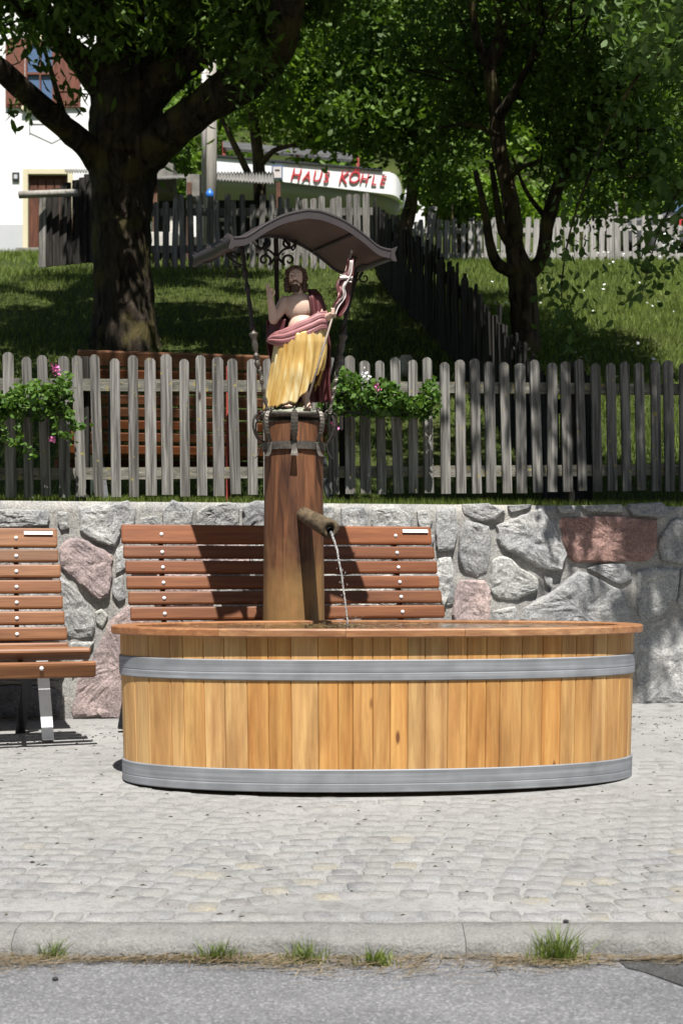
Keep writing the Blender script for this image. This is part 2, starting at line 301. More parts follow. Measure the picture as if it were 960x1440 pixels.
# ------------------------------------------------------------------ mesh helpers
def link(name, me, mat, parent=None, loc=None):
    o = bpy.data.objects.new(name, me); COL.objects.link(o)
    if mat is not None and not me.materials: me.materials.append(mat)
    if parent is not None: o.parent = parent
    if loc is not None: o.location = loc
    return o
def tag(o, label=None, cat=None, group=None, kind=None):
    if label: o['label'] = label
    if cat: o['category'] = cat
    if group: o['group'] = group
    if kind: o['kind'] = kind
    return o
def thing(name, label, cat, loc=(0, 0, 0), rz=0, group=None):
    o = bpy.data.objects.new(name, None); COL.objects.link(o); o.location = loc; o.rotation_euler = (0, 0, rz)
    o.empty_display_size = .1
    return tag(o, label, cat, group)
class MB:
    def __init__(s): s.v = []; s.f = []; s.sm = []
    def add(s, vs, fs, smooth=False):
        o = len(s.v); s.v += [tuple(v) for v in vs]; s.f += [tuple(i + o for i in f) for f in fs]; s.sm += [smooth] * len(fs); return s
    def box(s, c, size, rot=None, mat=None):
        hx, hy, hz = size[0] / 2, size[1] / 2, size[2] / 2
        vs = [Vector((x, y, z)) for x in (-hx, hx) for y in (-hy, hy) for z in (-hz, hz)]
        if rot is not None: vs = [rot @ v for v in vs]
        c = Vector(c)
        return s.add([v + c for v in vs], [(0, 1, 3, 2), (4, 6, 7, 5), (0, 4, 5, 1), (2, 3, 7, 6), (0, 2, 6, 4), (1, 5, 7, 3)])
    def tube(s, pts, rad, n=8, cap=True, flat=None, twist=0, smooth=True, sec=None):
        """tube along pts; rad float or list; sec optional list of 2D section points (unit)"""
        pts = [Vector(p) for p in pts]; k = len(pts)
        if not hasattr(rad, '__len__'): rad = [rad] * k
        if sec is None: sec = [(math.cos(2 * math.pi * i / n), math.sin(2 * math.pi * i / n)) for i in range(n)]
        n = len(sec); t0 = (pts[1] - pts[0]).normalized()
        up = Vector((0, 0, 1)) if abs(t0.z) < .9 else Vector((0, 1, 0))
        a = (up - t0 * up.dot(t0)).normalized(); vs = []
        for i, p in enumerate(pts):
            t = (pts[min(i + 1, k - 1)] - pts[max(i - 1, 0)]).normalized()
            a = (a - t * a.dot(t)).normalized(); b_ = t.cross(a)
            ang = twist * i; ca, sa = math.cos(ang), math.sin(ang)
            for (u, v) in sec:
                u2, v2 = u * ca - v * sa, u * sa + v * ca
                vs.append(p + (a * u2 + b_ * v2) * rad[i])
        fs = [(i * n + j, i * n + (j + 1) % n, (i + 1) * n + (j + 1) % n, (i + 1) * n + j) for i in range(k - 1) for j in range(n)]
        if cap: fs += [tuple(reversed(range(n))), tuple((k - 1) * n + j for j in range(n))]
        return s.add(vs, fs, smooth)
    def lathe(s, prof, c=(0, 0, 0), n=16, smooth=True, axis=None):
        c = Vector(c); q = axis.to_track_quat('Z', 'Y').to_matrix() if axis is not None else Matrix.Identity(3)
        vs = []
        for r, z in prof: vs += [q @ Vector((r * math.cos(2 * math.pi * j / n), r * math.sin(2 * math.pi * j / n), z)) + c for j in range(n)]
        k = len(prof); fs = [(i * n + j, i * n + (j + 1) % n, (i + 1) * n + (j + 1) % n, (i + 1) * n + j) for i in range(k - 1) for j in range(n)]
        fs += [tuple(reversed(range(n))), tuple((k - 1) * n + j for j in range(n))]
        return s.add(vs, fs, smooth)
    def prism(s, poly, z0, z1, M4=None):
        n = len(poly); vs = [Vector((x, y, z0)) for x, y in poly] + [Vector((x, y, z1)) for x, y in poly]
        if M4 is not None: vs = [M4 @ v for v in vs]
        return s.add(vs, [tuple(reversed(range(n))), tuple(range(n, 2 * n))] + [(i, (i + 1) % n, n + (i + 1) % n, n + i) for i in range(n)])
    def grid(s, P, smooth=True, closed=False):
        """P: 2D list of points"""
        r, c = len(P), len(P[0]); vs = [p for row in P for p in row]
        fs = [(i * c + j, i * c + (j + 1) % c, (i + 1) * c + (j + 1) % c, (i + 1) * c + j) for i in range(r - 1) for j in range(c if closed else c - 1)]
        return s.add(vs, fs, smooth)
    def mesh(s, name):
        me = bpy.data.meshes.new(name); me.from_pydata(s.v, [], s.f); me.update()
        me.polygons.foreach_set('use_smooth', s.sm)
        bm = bmesh.new(); bm.from_mesh(me); bmesh.ops.recalc_face_normals(bm, faces=bm.faces); bm.to_mesh(me); bm.free()
        return me
    def build(s, name, mat, parent=None, bevel=0, solid=0, loc=None, seg=2):
        me = s.mesh(name); o = link(name, me, mat, parent, loc)
        if bevel:
            m = o.modifiers.new('bevel', 'BEVEL'); m.width = bevel; m.segments = seg; m.limit_method = 'ANGLE'; m.angle_limit = R(40)
        if solid:
            m = o.modifiers.new('solid', 'SOLIDIFY'); m.thickness = solid; m.offset = 0
        return o
def bake(o):
    """replace an object's mesh with its modifier result"""
    dg = bpy.context.evaluated_depsgraph_get(); me = bpy.data.meshes.new_from_object(o.evaluated_get(dg)); o.modifiers.clear(); o.data = me; return o
def lerp(a, b, t): return a + (b - a) * t
def smooth_path(pts, k=6):
    """Catmull-Rom through pts (tuples of any length)"""
    P = [np.array(p, float) for p in pts]; P = [2 * P[0] - P[1]] + P + [2 * P[-1] - P[-2]]; out = []
    for i in range(1, len(P) - 2):
        for j in range(k):
            t = j / k
            out.append(.5 * ((2 * P[i]) + (-P[i - 1] + P[i + 1]) * t + (2 * P[i - 1] - 5 * P[i] + 4 * P[i + 1] - P[i + 2]) * t * t + (-P[i - 1] + 3 * P[i] - 3 * P[i + 1] + P[i + 2]) * t ** 3))
    out.append(P[-2]); return out
def dup_child(o, parent, **kw):
    c = o.copy(); COL.objects.link(c); c.parent = parent
    for k, v in kw.items(): setattr(c, k, v)
    return c
def copy_tree(o, parent=None):
    c = o.copy(); COL.objects.link(c); c.parent = parent
    for ch in list(o.children): copy_tree(ch, c)
    return c
def big_mesh(name, V, faces_n, mat, parent=None):
    """V: (n, faces_n, 3) numpy: n separate polygons"""
    n = len(V); me = bpy.data.meshes.new(name); me.vertices.add(n * faces_n); me.vertices.foreach_set('co', V.reshape(-1).astype(np.float32))
    me.loops.add(n * faces_n); me.loops.foreach_set('vertex_index', np.arange(n * faces_n, dtype=np.int32))
    me.polygons.add(n); me.polygons.foreach_set('loop_start', np.arange(0, n * faces_n, faces_n, dtype=np.int32))
    try: me.polygons.foreach_set('loop_total', np.full(n, faces_n, dtype=np.int32))
    except Exception: pass
    me.update(calc_edges=True); me.validate()
    return link(name, me, mat, parent)

# ------------------------------------------------------------------ ground
def zg(d): return .05 * (d - 6.25)
KD = 4.10                                    # kerb front edge
WALL0, WALLS = 8.43, .185                    # wall front face: d = WALL0 + WALLS * X
TZ = [(8.0, 1.33), (9.2, 1.38), (10.7, 1.44), (12.0, 2.05), (14.8, 3.15), (20, 5.2), (25, 6.5), (34, 8.6), (40, 10.6), (60, 26), (90, 50), (140, 80)]
def tz(X, d):
    e = d - .2 * X * max(0, min(1, (15 - d) / 5)) if d < 15 else d
    for (a, za), (b, zb) in zip(TZ, TZ[1:]):
        if e <= b:
            z = lerp(za, zb, max(0, (e - a) / (b - a))); break
    else: z = TZ[-1][1]
    if d > 10.9: z += .10 * noise.noise(Vector((X * .35, d * .35, 0))) * min(1, (d - 10.9) / 2)
    if d > 42: z += (d - 42) * .12 * noise.noise(Vector((X * .05, d * .05, 3)))
    return z
xs = sorted(set([round(x, 2) for x in np.concatenate([np.arange(-8, 8.01, .4), np.arange(-80, -8, 6), np.arange(8.4, 90, 6)])]))
ds = sorted(set([round(x, 2) for x in np.concatenate([np.arange(8.2, 24, .4), np.arange(24, 44, 1), np.arange(44, 141, 4)])]))
b = MB(); P = []
for d in ds:
    row = []
    for x in xs:
        dd = max(d, WALL0 + WALLS * max(-8, min(8, x)) + .2 + (d - 8.2) * .01)
        row.append((x, dd, tz(x, dd)))
    P.append(row)
b.grid(P); tag(b.build('hillside', M['lawn']), kind='structure')
b = MB(); yb = lambda x: WALL0 + WALLS * x + .15
b.add([(-9, KD + .125, zg(KD + .125)), (10, KD + .125, zg(KD + .125)), (10, yb(10), zg(yb(10))), (-9, yb(-9), zg(yb(-9)))], [(0, 1, 2, 3)])
pavement = tag(b.build('pavement', M['sand']), kind='structure')
RZ = zg(KD) - .064
b = MB(); b.add([(-90, -60, RZ - .5), (90, -60, RZ - .5), (90, -10, RZ - .02), (-90, -10, RZ - .02), (90, KD + .05, RZ), (-90, KD + .05, RZ)], [(0, 1, 2, 3), (3, 2, 4, 5)])
tag(b.build('road', M['asphalt']), kind='structure')
b = MB(); pp = [(870, 1352), (930, 1348), (1010, 1350), (1010, 1420), (960, 1388), (905, 1368), (880, 1362)]
def rd(px, py): d = (EYE - RZ) * F / (py - 800); return ((px - 480) / F * d, d)
b.prism([rd(*p) for p in pp], RZ + .001, RZ + .004)
tag(b.build('asphalt_patch', M['asphalt_dark']), kind='structure')

# unseen slope added behind the camera to block low sky light
b = MB(); P = []
for i in range(25):
    x = -260 + 520 * i / 24; row = []
    for k_ in range(12):
        d_ = -42 - 14 * k_; row.append((x, d_ + 6 * noise.noise(Vector((x * .02, k_, 0))), RZ - .6 + 9.5 * k_ + 5 * noise.noise(Vector((x * .03, k_ * .5, 7))) * min(1, k_)))
    P.append(row)
b.grid(P); tag(b.build('hill', M['lawn']), kind='structure')

# kerb: long granite stones, rough
kerb = thing('kerb', 'rough pale granite kerb along the road edge below the cobbles', 'kerb', (0, KD, 0)); kerb['kind'] = 'structure'; del kerb['label']; del kerb['category']
x = -3.2; first = True
while x < 3.4:
    L = random.uniform(1.0, 1.5); nx = 80; P = []
    sec = [(0.02, -.14), (-.014, -.085), (-.012, -.05), (-.004, -.022), (.016, -.006), (.05, .0), (.09, .004), (.13, .008), (.15, -.03)]
    for i in range(nx + 1):
        xx = x + .001 + (L - .002) * i / nx; row = []
        for k_, (dy, dz) in enumerate(sec):
            a = .015 if 0 < k_ < 6 else .005
            nn = noise.noise(Vector((xx * 9, k_ * .6, 5))) + .7 * noise.noise(Vector((xx * 30, k_ * .9, 1)))
            nn += 1.1 * noise.noise(Vector((xx * 3.1, k_ * .3, 11))) - (1.6 * max(0, noise.noise(Vector((xx * 11, k_ * .25, 3))) - .12) * 2 if 2 <= k_ <= 5 else 0)
            row.append((xx, dy + a * nn, zg(KD) + dz + a * .7 * noise.noise(Vector((xx * 7, k_ * 3.1, 9)))))
        P.append(row)
    b = MB(); b.grid(P); b.add(P[0], [tuple(range(len(sec)))]); b.add(P[-1], [tuple(range(len(sec)))])
    b.build('kerb_stone', M['kerb'], kerb); x += L

# setts laid in shallow arcs
setts = []
def sett_mesh(k):
    rnd = random.Random(k); n = 12; top = []; ex, ey = rnd.uniform(.95, 1.08) * .5, rnd.uniform(.88, 1.02) * .5
    for i in range(n):
        a = 2 * math.pi * i / n + .3; c, s_ = math.cos(a), math.sin(a); q = (abs(c) ** 7 + abs(s_) ** 7) ** (-1 / 7.)
        j = rnd.uniform(.94, 1.03); top.append((c * q * ex * j, s_ * q * ey * j))
    top = [(x * .098, y * .098) for x, y in top]; vs = [(x, y, -.025) for x, y in top] + [(x * .97, y * .97, -.002) for x, y in top] + [(x * .90, y * .90, .0027) for x, y in top] + [(0, 0, .0034)]
    fs = [(i, (i + 1) % n, n + (i + 1) % n, n + i) for i in range(n)] + [(n + i, n + (i + 1) % n, 2 * n + (i + 1) % n, 2 * n + i) for i in range(n)] + [(2 * n + i, 2 * n + (i + 1) % n, 3 * n) for i in range(n)]
    b = MB(); b.add(vs, fs, True); me = b.mesh('sett'); me.materials.append(M['sett']); return me
SM = [sett_mesh(i) for i in range(8)]
S0 = .0955; row = 0; d = KD + .19
cells = []
while d < 8.2:
    hw = .27 * d + .35; nx = int(2 * hw / S0)
    for i in range(nx):
        x = -hw + i * S0 + (row % 2) * S0 * .5 + random.uniform(-.009, .009)
        ph = (x / 1.25 + .35) % 1.0; arc = .15 * (4 * ph * (1 - ph))
        dd = d + (arc if d > KD + .28 else 0) + random.uniform(-.007, .007)
        if dd > KD + .20 or d <= KD + .28: cells.append((x, dd, ph))
    d += S0 * .95; row += 1
cells = [c for c in cells if ((c[0] - .175) / 1.22) ** 2 + ((c[1] - 6.5) / .53) ** 2 > 1 and c[1] < WALL0 + WALLS * c[0] - .1]
cells.sort(key=lambda c: c[1])
rest = MB()
for i, (x, dd, ph) in enumerate(cells):
    s_ = random.uniform(.93, 1.05); far = max(0, (dd - 4.5)) * .0017
    lift = .0010 - far + random.uniform(-.0035, .002); rot = math.atan(.15 * 4 * (1 - 2 * ph) / 1.25) * .8 + random.uniform(-.09, .09)
    if dd < KD + .3: rot *= .15
    me = random.choice(SM)
    if abs(x) < .29 * dd and sum(1 for _ in setts) < 298:
        o = link('sett', me, None, pavement, (x, dd, zg(dd) + lift)); o.scale = (s_, s_, s_); o.rotation_euler = (R(2.9) + random.uniform(-.012, .012), random.uniform(-.012, .012), rot)
        g = random.uniform(.20, .33); o.color = (g * random.uniform(.98, 1.05), g, g * random.uniform(.96, 1.04), 1)
        if random.random() < .05: o.color = (.33, .30, .235, 1)
        setts.append(o)
    else:
        mt = Matrix.Translation((x, dd, zg(dd) + lift)) @ Matrix.Rotation(rot, 4, 'Z') @ Matrix.Rotation(R(2.9), 4, 'X') @ Matrix.Scale(s_, 4)
        rest.add([mt @ v.co for v in me.vertices], [tuple(p.vertices) for p in me.polygons], True)
o = rest.build('setts', M['sett'], pavement); o['kind'] = 'stuff'; o.color = (.30, .298, .29, 1)

# ------------------------------------------------------------------ stone retaining wall
def wd(px): return WALL0 / (1 - WALLS * (px - 480) / F)
def wpt(px, py):
    d = wd(px); return Vector(((px - 480) / F * d, d, EYE - (py - 800) / F * d))
wall = thing('stone_retaining_wall', 'rough mortared field stone retaining wall behind the wooden benches', 'stone wall', (0, WALL0, 0))
wn = Vector((WALLS, -1, 0)).normalized(); wt = Vector((1, WALLS, 0)).normalized()
b = MB(); P = []
for i in range(121):
    X = -6 + 13 * i / 120; base = Vector((X, WALLS * X, 0)); row = []
    for k_ in range(26):
        z = -.1 + (1.36 + .1) * k_ / 25
        dn = .012 * noise.noise(Vector((X * 6, z * 6, 0))) + .006 * noise.noise(Vector((X * 25, z * 25, 4))) + .002
        row.append(base + wn * dn + Vector((0, 0, z)))
    for k_, dd in enumerate((.04, .15, .35)):
        row.append(base - wn * dd + Vector((0, 0, 1.355 + .012 * noise.noise(Vector((X * 5, dd * 9, 2))))))
    row.append(base - wn * .36 + Vector((0, 0, .2))); P.append(row)
b.grid(P); b.build('mortar', M['mortar'], wall)
GREY, LGREY, WHT, PINK, RED, DGREY = (.37, .37, .365), (.42, .42, .41), (.54, .54, .51), (.44, .35, .335), (.36, .225, .195), (.18, .185, .20)
ST = [([(613,716),(640,712),(643,745),(637,773),(613,775),(611,745)],LGREY),([(647,709),(686,708),(709,718),(696,731),(675,734),(649,722)],GREY),
([(652,731),(688,739),(690,765),(684,806),(671,812),(652,804),(643,784),(645,754)],GREY),([(697,740),(724,727),(760,713),(778,738),(795,780),(788,802),(761,799),(724,780),(699,767)],GREY),
([(787,728),(845,725),(922,731),(922,765),(911,788),(855,790),(804,791),(791,765)],RED),([(812,711),(874,709),(874,721),(825,720)],GREY),([(879,709),(930,706),(941,720),(930,729),(885,724)],GREY),
([(923,760),(945,728),(985,735),(985,790),(950,794),(926,788)],GREY),([(692,784),(712,782),(731,799),(756,814),(756,829),(727,844),(697,842),(687,829)],WHT),
([(645,816),(682,816),(690,829),(688,880),(636,880),(636,840)],PINK),([(615,784),(634,782),(637,799),(634,829),(622,855),(615,840),(611,810)],WHT),
([(733,855),(780,829),(810,803),(840,814),(877,832),(889,859),(885,893),(735,893)],GREY),([(823,799),(844,793),(880,793),(889,814),(870,823),(844,810)],GREY),
([(893,803),(919,799),(952,799),(949,840),(922,874),(900,876),(893,848)],LGREY),([(893,897),(930,881),(960,872),(1000,880),(1000,990),(893,990)],LGREY),
([(955,800),(1000,798),(1000,868),(960,862),(950,850)],LGREY),([(763,806),(776,814),(774,827),(765,821)],GREY),([(690,859),(724,852),(732,880),(694,882)],LGREY),
([(712,711),(748,709),(740,716),(716,721)],GREY),([(780,712),(803,710),(806,722),(786,722)],GREY),
([(478,714),(512,711),(518,735),(512,746),(480,746)],LGREY),([(522,716),(560,712),(580,728),(578,744),(522,746)],LGREY),([(584,718),(600,717),(608,733),(602,746),(588,744)],LGREY),
([(150,714),(168,706),(180,704),(192,714),(190,734),(185,744),(150,748)],GREY),([(195,728),(222,725),(228,744),(194,748)],LGREY),([(227,717),(243,703),(260,709),(272,719),(268,746),(230,750)],GREY),
([(276,722),(295,709),(322,706),(338,713),(336,750),(274,752)],GREY),([(342,712),(360,704),(380,706),(420,708),(425,750),(341,750)],GREY),([(430,712),(470,712),(474,748),(430,750)],GREY),
([(-30,716),(30,717),(68,718),(72,739),(-30,744)],LGREY),([(-75,716),(-35,716),(-35,745),(-75,745)],GREY),([(81,719),(95,720),(98,743),(86,747),(81,735)],LGREY),
([(111,714),(133,710),(160,710),(166,725),(170,752),(162,768),(138,763),(112,747)],LGREY),
([(83,770),(96,757),(111,755),(138,768),(158,780),(158,812),(153,838),(140,843),(120,828),(100,810),(83,797)],PINK),([(84,812),(98,820),(113,833),(131,865),(136,886),(131,895),(96,898),(88,870)],LGREY),
([(134,861),(143,856),(153,866),(144,884),(135,876)],WHT),([(160,815),(173,807),(177,843),(167,847),(157,836)],LGREY),([(163,772),(176,766),(177,800),(163,808)],LGREY),
([(155,870),(178,852),(215,860),(218,1010),(100,1008),(104,965),(125,930),(142,903)],PINK),
([(-40,965),(30,962),(86,968),(90,1010),(-40,1010)],DGREY),([(-40,905),(20,900),(82,908),(94,955),(40,958),(-40,955)],DGREY),([(98,903),(134,902),(118,930),(101,955)],LGREY),
([(-60,750),(10,750),(75,754),(76,800),(20,815),(-60,810)],GREY),([(-60,818),(20,822),(78,806),(80,850),(84,895),(-60,895)],LGREY),
([(-120,750),(-66,750),(-66,810),(-120,840)],PINK),([(-120,850),(-66,820),(-66,900),(-50,1010),(-120,1010)],GREY),([(1008,730),(1070,735),(1075,820),(1010,860)],GREY),([(1010,870),(1080,830),(1090,985),(1010,988)],PINK)]
for cx0 in range(184, 610, 86):            # stones behind the bench
    for r_, y0 in enumerate((756, 808)):
        j = lambda: random.uniform(-7, 7)
        xo = cx0 + (r_ * 36); ST.append(([(xo + j(), y0 + j()), (xo + 40, y0 + j() - 2), (xo + 78 + j(), y0 + j()), (xo + 78 + j(), y0 + 24), (xo + 76 + j(), y0 + 44), (xo + 35, y0 + 45), (xo + j(), y0 + 44)], random.choice((GREY, LGREY, PINK, WHT))))
for cx0 in range(226, 880, 94):
    for r_, y0 in enumerate((862, 930)):
        j = lambda: random.uniform(-7, 7)
        if r_ == 0 and cx0 > 600: continue
        xo = cx0 + (r_ * 4); ST.append(([(xo + j(), y0 + j()), (xo + 40, y0 + j() - 2), (xo + 84, y0 + j()), (xo + 84, y0 + 30), (xo + 82, y0 + 58), (xo + 35, y0 + 60), (xo, y0 + 58)], random.choice((GREY, LGREY, PINK))))
for poly, col in ST:
    pts = []
    for i in range(len(poly)):                                  # world polygon, corners rounded a little, edges subdivided
        a, c = Vector(poly[i]), Vector(poly[(i + 1) % len(poly)]); n_ = max(2, int((c - a).length / 7))
        for k_ in range(n_):
            t = k_ / n_
            if t == 0: q = a * .94 + (Vector(poly[i - 1]) + c) * .03
            else: q = a.lerp(c, t)
            pts.append(q)
    cen = sum(pts, Vector((0, 0))) / len(pts); sd = random.uniform(0, 50)
    W3 = [wpt(*p) for p in pts]; C3 = wpt(*cen); C3.y = WALL0 + WALLS * C3.x
    size = max((p - C3).length for p in W3); h = min(.034, .016 + size * .08)
    rings = [(1.03, -.3), (1.0, .35), (.965, .78), (.9, .95), (.8, 1.0), (.66, 1.05), (.5, 1.0), (.34, 1.05), (.17, 1.0)]
    P = []; col_tilt = Vector((random.uniform(-.1, .1), 0, random.uniform(-.1, .1)))
    for s_, hh in rings:
        row = []
        for p in W3:
            rel = (p - C3) * s_
            q = rel + C3
            jag = noise.noise(q * 16 + Vector((sd, 0, 0))) * .6 + noise.noise(q * 38) * .5 + noise.noise(q * 7 + Vector((sd, 3, 0))) * .6
            edge = 1 + .07 * noise.noise(q * 24 + Vector((0, sd, 0))) if s_ > .85 else 1
            row.append(rel * edge + wn * (h * hh + (h * .5 * jag if s_ < .98 else 0) + rel.dot(col_tilt)))
        P.append(row)
    b = MB(); b.grid(P, False, True); b.add(P[-1], [tuple(range(len(P[-1])))], False)
    o = b.build('stone', M['stone'], wall); o.location = C3 - wall.location
    k_ = random.uniform(.92, 1.08); o.color = (col[0] * k_, col[1] * k_, col[2] * k_, 1)

# ------------------------------------------------------------------ fences
def picket_mesh(wid, th, h, top='round', seed=0, mat=None):
    rnd = random.Random(seed); b = MB()
    if top == 'round': prof = [(-wid / 2, 0), (wid / 2, 0), (wid / 2, h - .022), (wid / 2 - .012, h - .006), (wid / 2 - .024, h), (-wid / 2 + .024, h), (-wid / 2 + .012, h - .006), (-wid / 2, h - .022)]
    elif top == 'point': prof = [(-wid / 2, 0), (wid / 2, 0), (wid / 2, h - .04), (0, h), (-wid / 2, h - .04)]
    else: prof = [(-wid / 2, 0), (wid / 2, 0), (wid / 2 * .96, h - .01), (-wid / 2 * .96, h - rnd.uniform(0, .03))]
    n = len(prof); vs = [(x, -th / 2, z) for x, z in prof] + [(x, th / 2, z) for x, z in prof]
    b.add(vs, [tuple(range(n)), tuple(reversed(range(n, 2 * n)))] + [(i, (i + 1) % n, n + (i + 1) % n, n + i) for i in range(n)])
    me = b.mesh('picket'); me.materials.append(mat); return me
fence = thing('picket_fence', 'grey weathered round topped picket fence standing on the stone wall', 'fence', (0, 9.12, 1.45))
PM = [picket_mesh(.066, .02, .885 + random.uniform(-.008, .008), 'round', i, M['picket']) for i in range(5)]
def fz(X): return 1.452 + .022 * X
FA = math.atan(.225)
for k_ in range(-4, 46):
    X = -2.034 + .1045 * k_ + random.uniform(-.004, .004)
    o = link('picket', random.choice(PM), None, fence, (X, .225 * X - .03, fz(X) - 1.45 + random.uniform(-.007, .007)))
    o.rotation_euler = (random.uniform(-.008, .008), R(-1.0) + random.uniform(-.014, .014), FA + random.uniform(-.03, .03))
    o.scale = (random.uniform(.88, 1.08), 1, random.uniform(.975, 1.015))
for hz in (.70, .145):
    b = MB(); a = Vector((-2.5, .225 * -2.5, fz(-2.5) + hz - 1.45)); c = Vector((2.8, .225 * 2.8, fz(2.8) + hz - 1.45))
    off = Vector((-.03, .03 * .2, 0)); n_ = 40; P = []
    for i in range(n_ + 1):
        p = a.lerp(c, i / n_) + Vector((0, .008, 0)); w_ = .037 + .003 * noise.noise(Vector((i * .7, hz, 0)))
        P.append([p + Vector((0, -.022, -w_)), p + Vector((0, -.022, w_)), p + Vector((0, .02, w_)), p + Vector((0, .02, -w_))])
    b.grid(P, False, True); b.build('rail', M['rail'], fence)
for X in (-1.62, .02, 1.55):
    b = MB(); b.box((X, .225 * X + .075, fz(X) - 1.45 + .36), (.07, .07, 1.05)); b.build('post', M['picket_dark'], fence, .006)

def run_fence(root, A, B, pitch, wid, h, top, mat, lean=.02, jit=.04, depthz=None, rails=(.25, .8), th=.022, railmat=None, gap=0, h_var=.04, rside=1):
    A, B = Vector(A), Vector(B); n = int((B - A).length / pitch); dirv = (B - A).normalized(); ang = math.atan2(dirv.y, dirv.x)
    ms = [picket_mesh(wid, th, h * random.uniform(1 - h_var, 1 + h_var), top, i, mat) for i in range(5)]
    L = root.location
    for i in range(n):
        p = A.lerp(B, i / n); z = tz(p.x, p.y) + gap if depthz is None else p.z
        if random.random() < .015: continue
        o = link('picket', random.choice(ms), None, root, Vector((p.x, p.y, z + random.uniform(-jit, jit) * .5)) - L)
        o.rotation_euler = (random.uniform(-lean, lean), random.uniform(-lean, lean) * 1.5, ang + random.uniform(-.08, .08)); o.scale = (random.uniform(.85, 1.12), 1, random.uniform(1 - jit, 1 + jit))
    nrm = Vector((-dirv.y, dirv.x, 0))
    for f_ in rails:
        m = max(2, int(n / 6)); P = []
        for i in range(m + 1):
            p = A.lerp(B, i / m); z = (tz(p.x, p.y) + gap if depthz is None else p.z) + h * f_
            c = Vector((p.x, p.y, z)) + nrm * .034 * rside - L; s_ = h * .045 + .008
            P.append([c + nrm * -.016 + Vector((0, 0, -s_)), c + nrm * -.016 + Vector((0, 0, s_)), c + nrm * .02 + Vector((0, 0, s_)), c + nrm * .02 + Vector((0, 0, -s_))])
        b = MB(); b.grid(P, False, True); b.build('rail', railmat or mat, root)
def fence_posts(root, A, B, n, h, wd_, mat, lean=.06):
    for i in range(n):
        p = Vector(A).lerp(Vector(B), (i + .3) / n); z = tz(p.x, p.y)
        b = MB(); b.box((0, 0, h / 2 - .1), (wd_, wd_ * .8, h + .2)); o = b.build('post', mat, root, .01, loc=Vector((p.x, p.y + .07, z)) - root.location)
        o.rotation_euler = (random.uniform(-lean, lean), random.uniform(-lean, lean), random.uniform(-.2, .2))
# dark side fence climbing the slope
A, Bp = Vector((1.75, 9.9, 0)), Vector((.46, 20.2, 0))
sf = thing('side_fence', 'dark old picket fence climbing the slope beside the right tree', 'fence', (A.x, A.y, tz(A.x, A.y)))
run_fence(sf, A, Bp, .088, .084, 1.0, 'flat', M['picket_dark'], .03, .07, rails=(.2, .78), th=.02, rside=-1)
# back fence on top of the slope, behind the statue
A, Bp = Vector((-3.1, 20.7, 0)), Vector((.5, 20.3, 0))
bf = thing('back_fence', 'grey picket fence at the top of the shaded slope behind the statue', 'fence', (A.x, A.y, tz(A.x, A.y)))
run_fence(bf, A, Bp, .125, .085, 1.05, 'round', M['picket'], .02, .05, rails=(.3, .82))
A2, B2 = Vector((-.95, 23.2, 0)), Vector((1.1, 23.2, 0))
bf2 = thing('board_fence', 'close boarded grey fence just below the red lettered white wall', 'fence', (A2.x, A2.y, tz(A2.x, A2.y)))
run_fence(bf2, A2, B2, .085, .08, .83, 'flat', M['picket'], .012, .03, rails=(.3, .8), gap=.05)
# far light fence across the meadow
A3, B3 = Vector((1.0, 24.3, 0)), Vector((7.2, 23.0, 0))
ff = thing('meadow_fence', 'sunlit pale picket fence across the far side of the meadow', 'fence', (A3.x, A3.y, tz(A3.x, A3.y)))
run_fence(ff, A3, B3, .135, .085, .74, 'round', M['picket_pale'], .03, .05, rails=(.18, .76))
fence_posts(ff, A3, B3, 4, 1.0, .14, M['picket_pale'], .12)
# wide planks by the house
pf = thing('plank_fence', 'tall fence of wide grey planks between the house door and big tree', 'fence', at(60, 372, 20.5))
for i in range(9):
    px = 60 + i * 9.5; p = at(px, 376 - i * 1, 20.5 + i * .05); h = at(0, 272 - i * 3.3, 20.5).z - at(0, 376, 20.5).z
    me = picket_mesh(.105, .03, h, 'flat', i, M['picket'] if i < 1 else M['picket_dark']); me.name = 'plank'  # first plank gets the lit wood, the rest have shade in their colour
    o = link('plank', me, None, pf, p - pf.location); o.rotation_euler = (0, random.uniform(-.03, .03), random.uniform(-.5, .2))
b = MB(); b.tube([at(27, 274, 20.2) - pf.location, at(110, 271, 20.5) - pf.location], .055, 10); b.build('rail', M['pole'], pf)

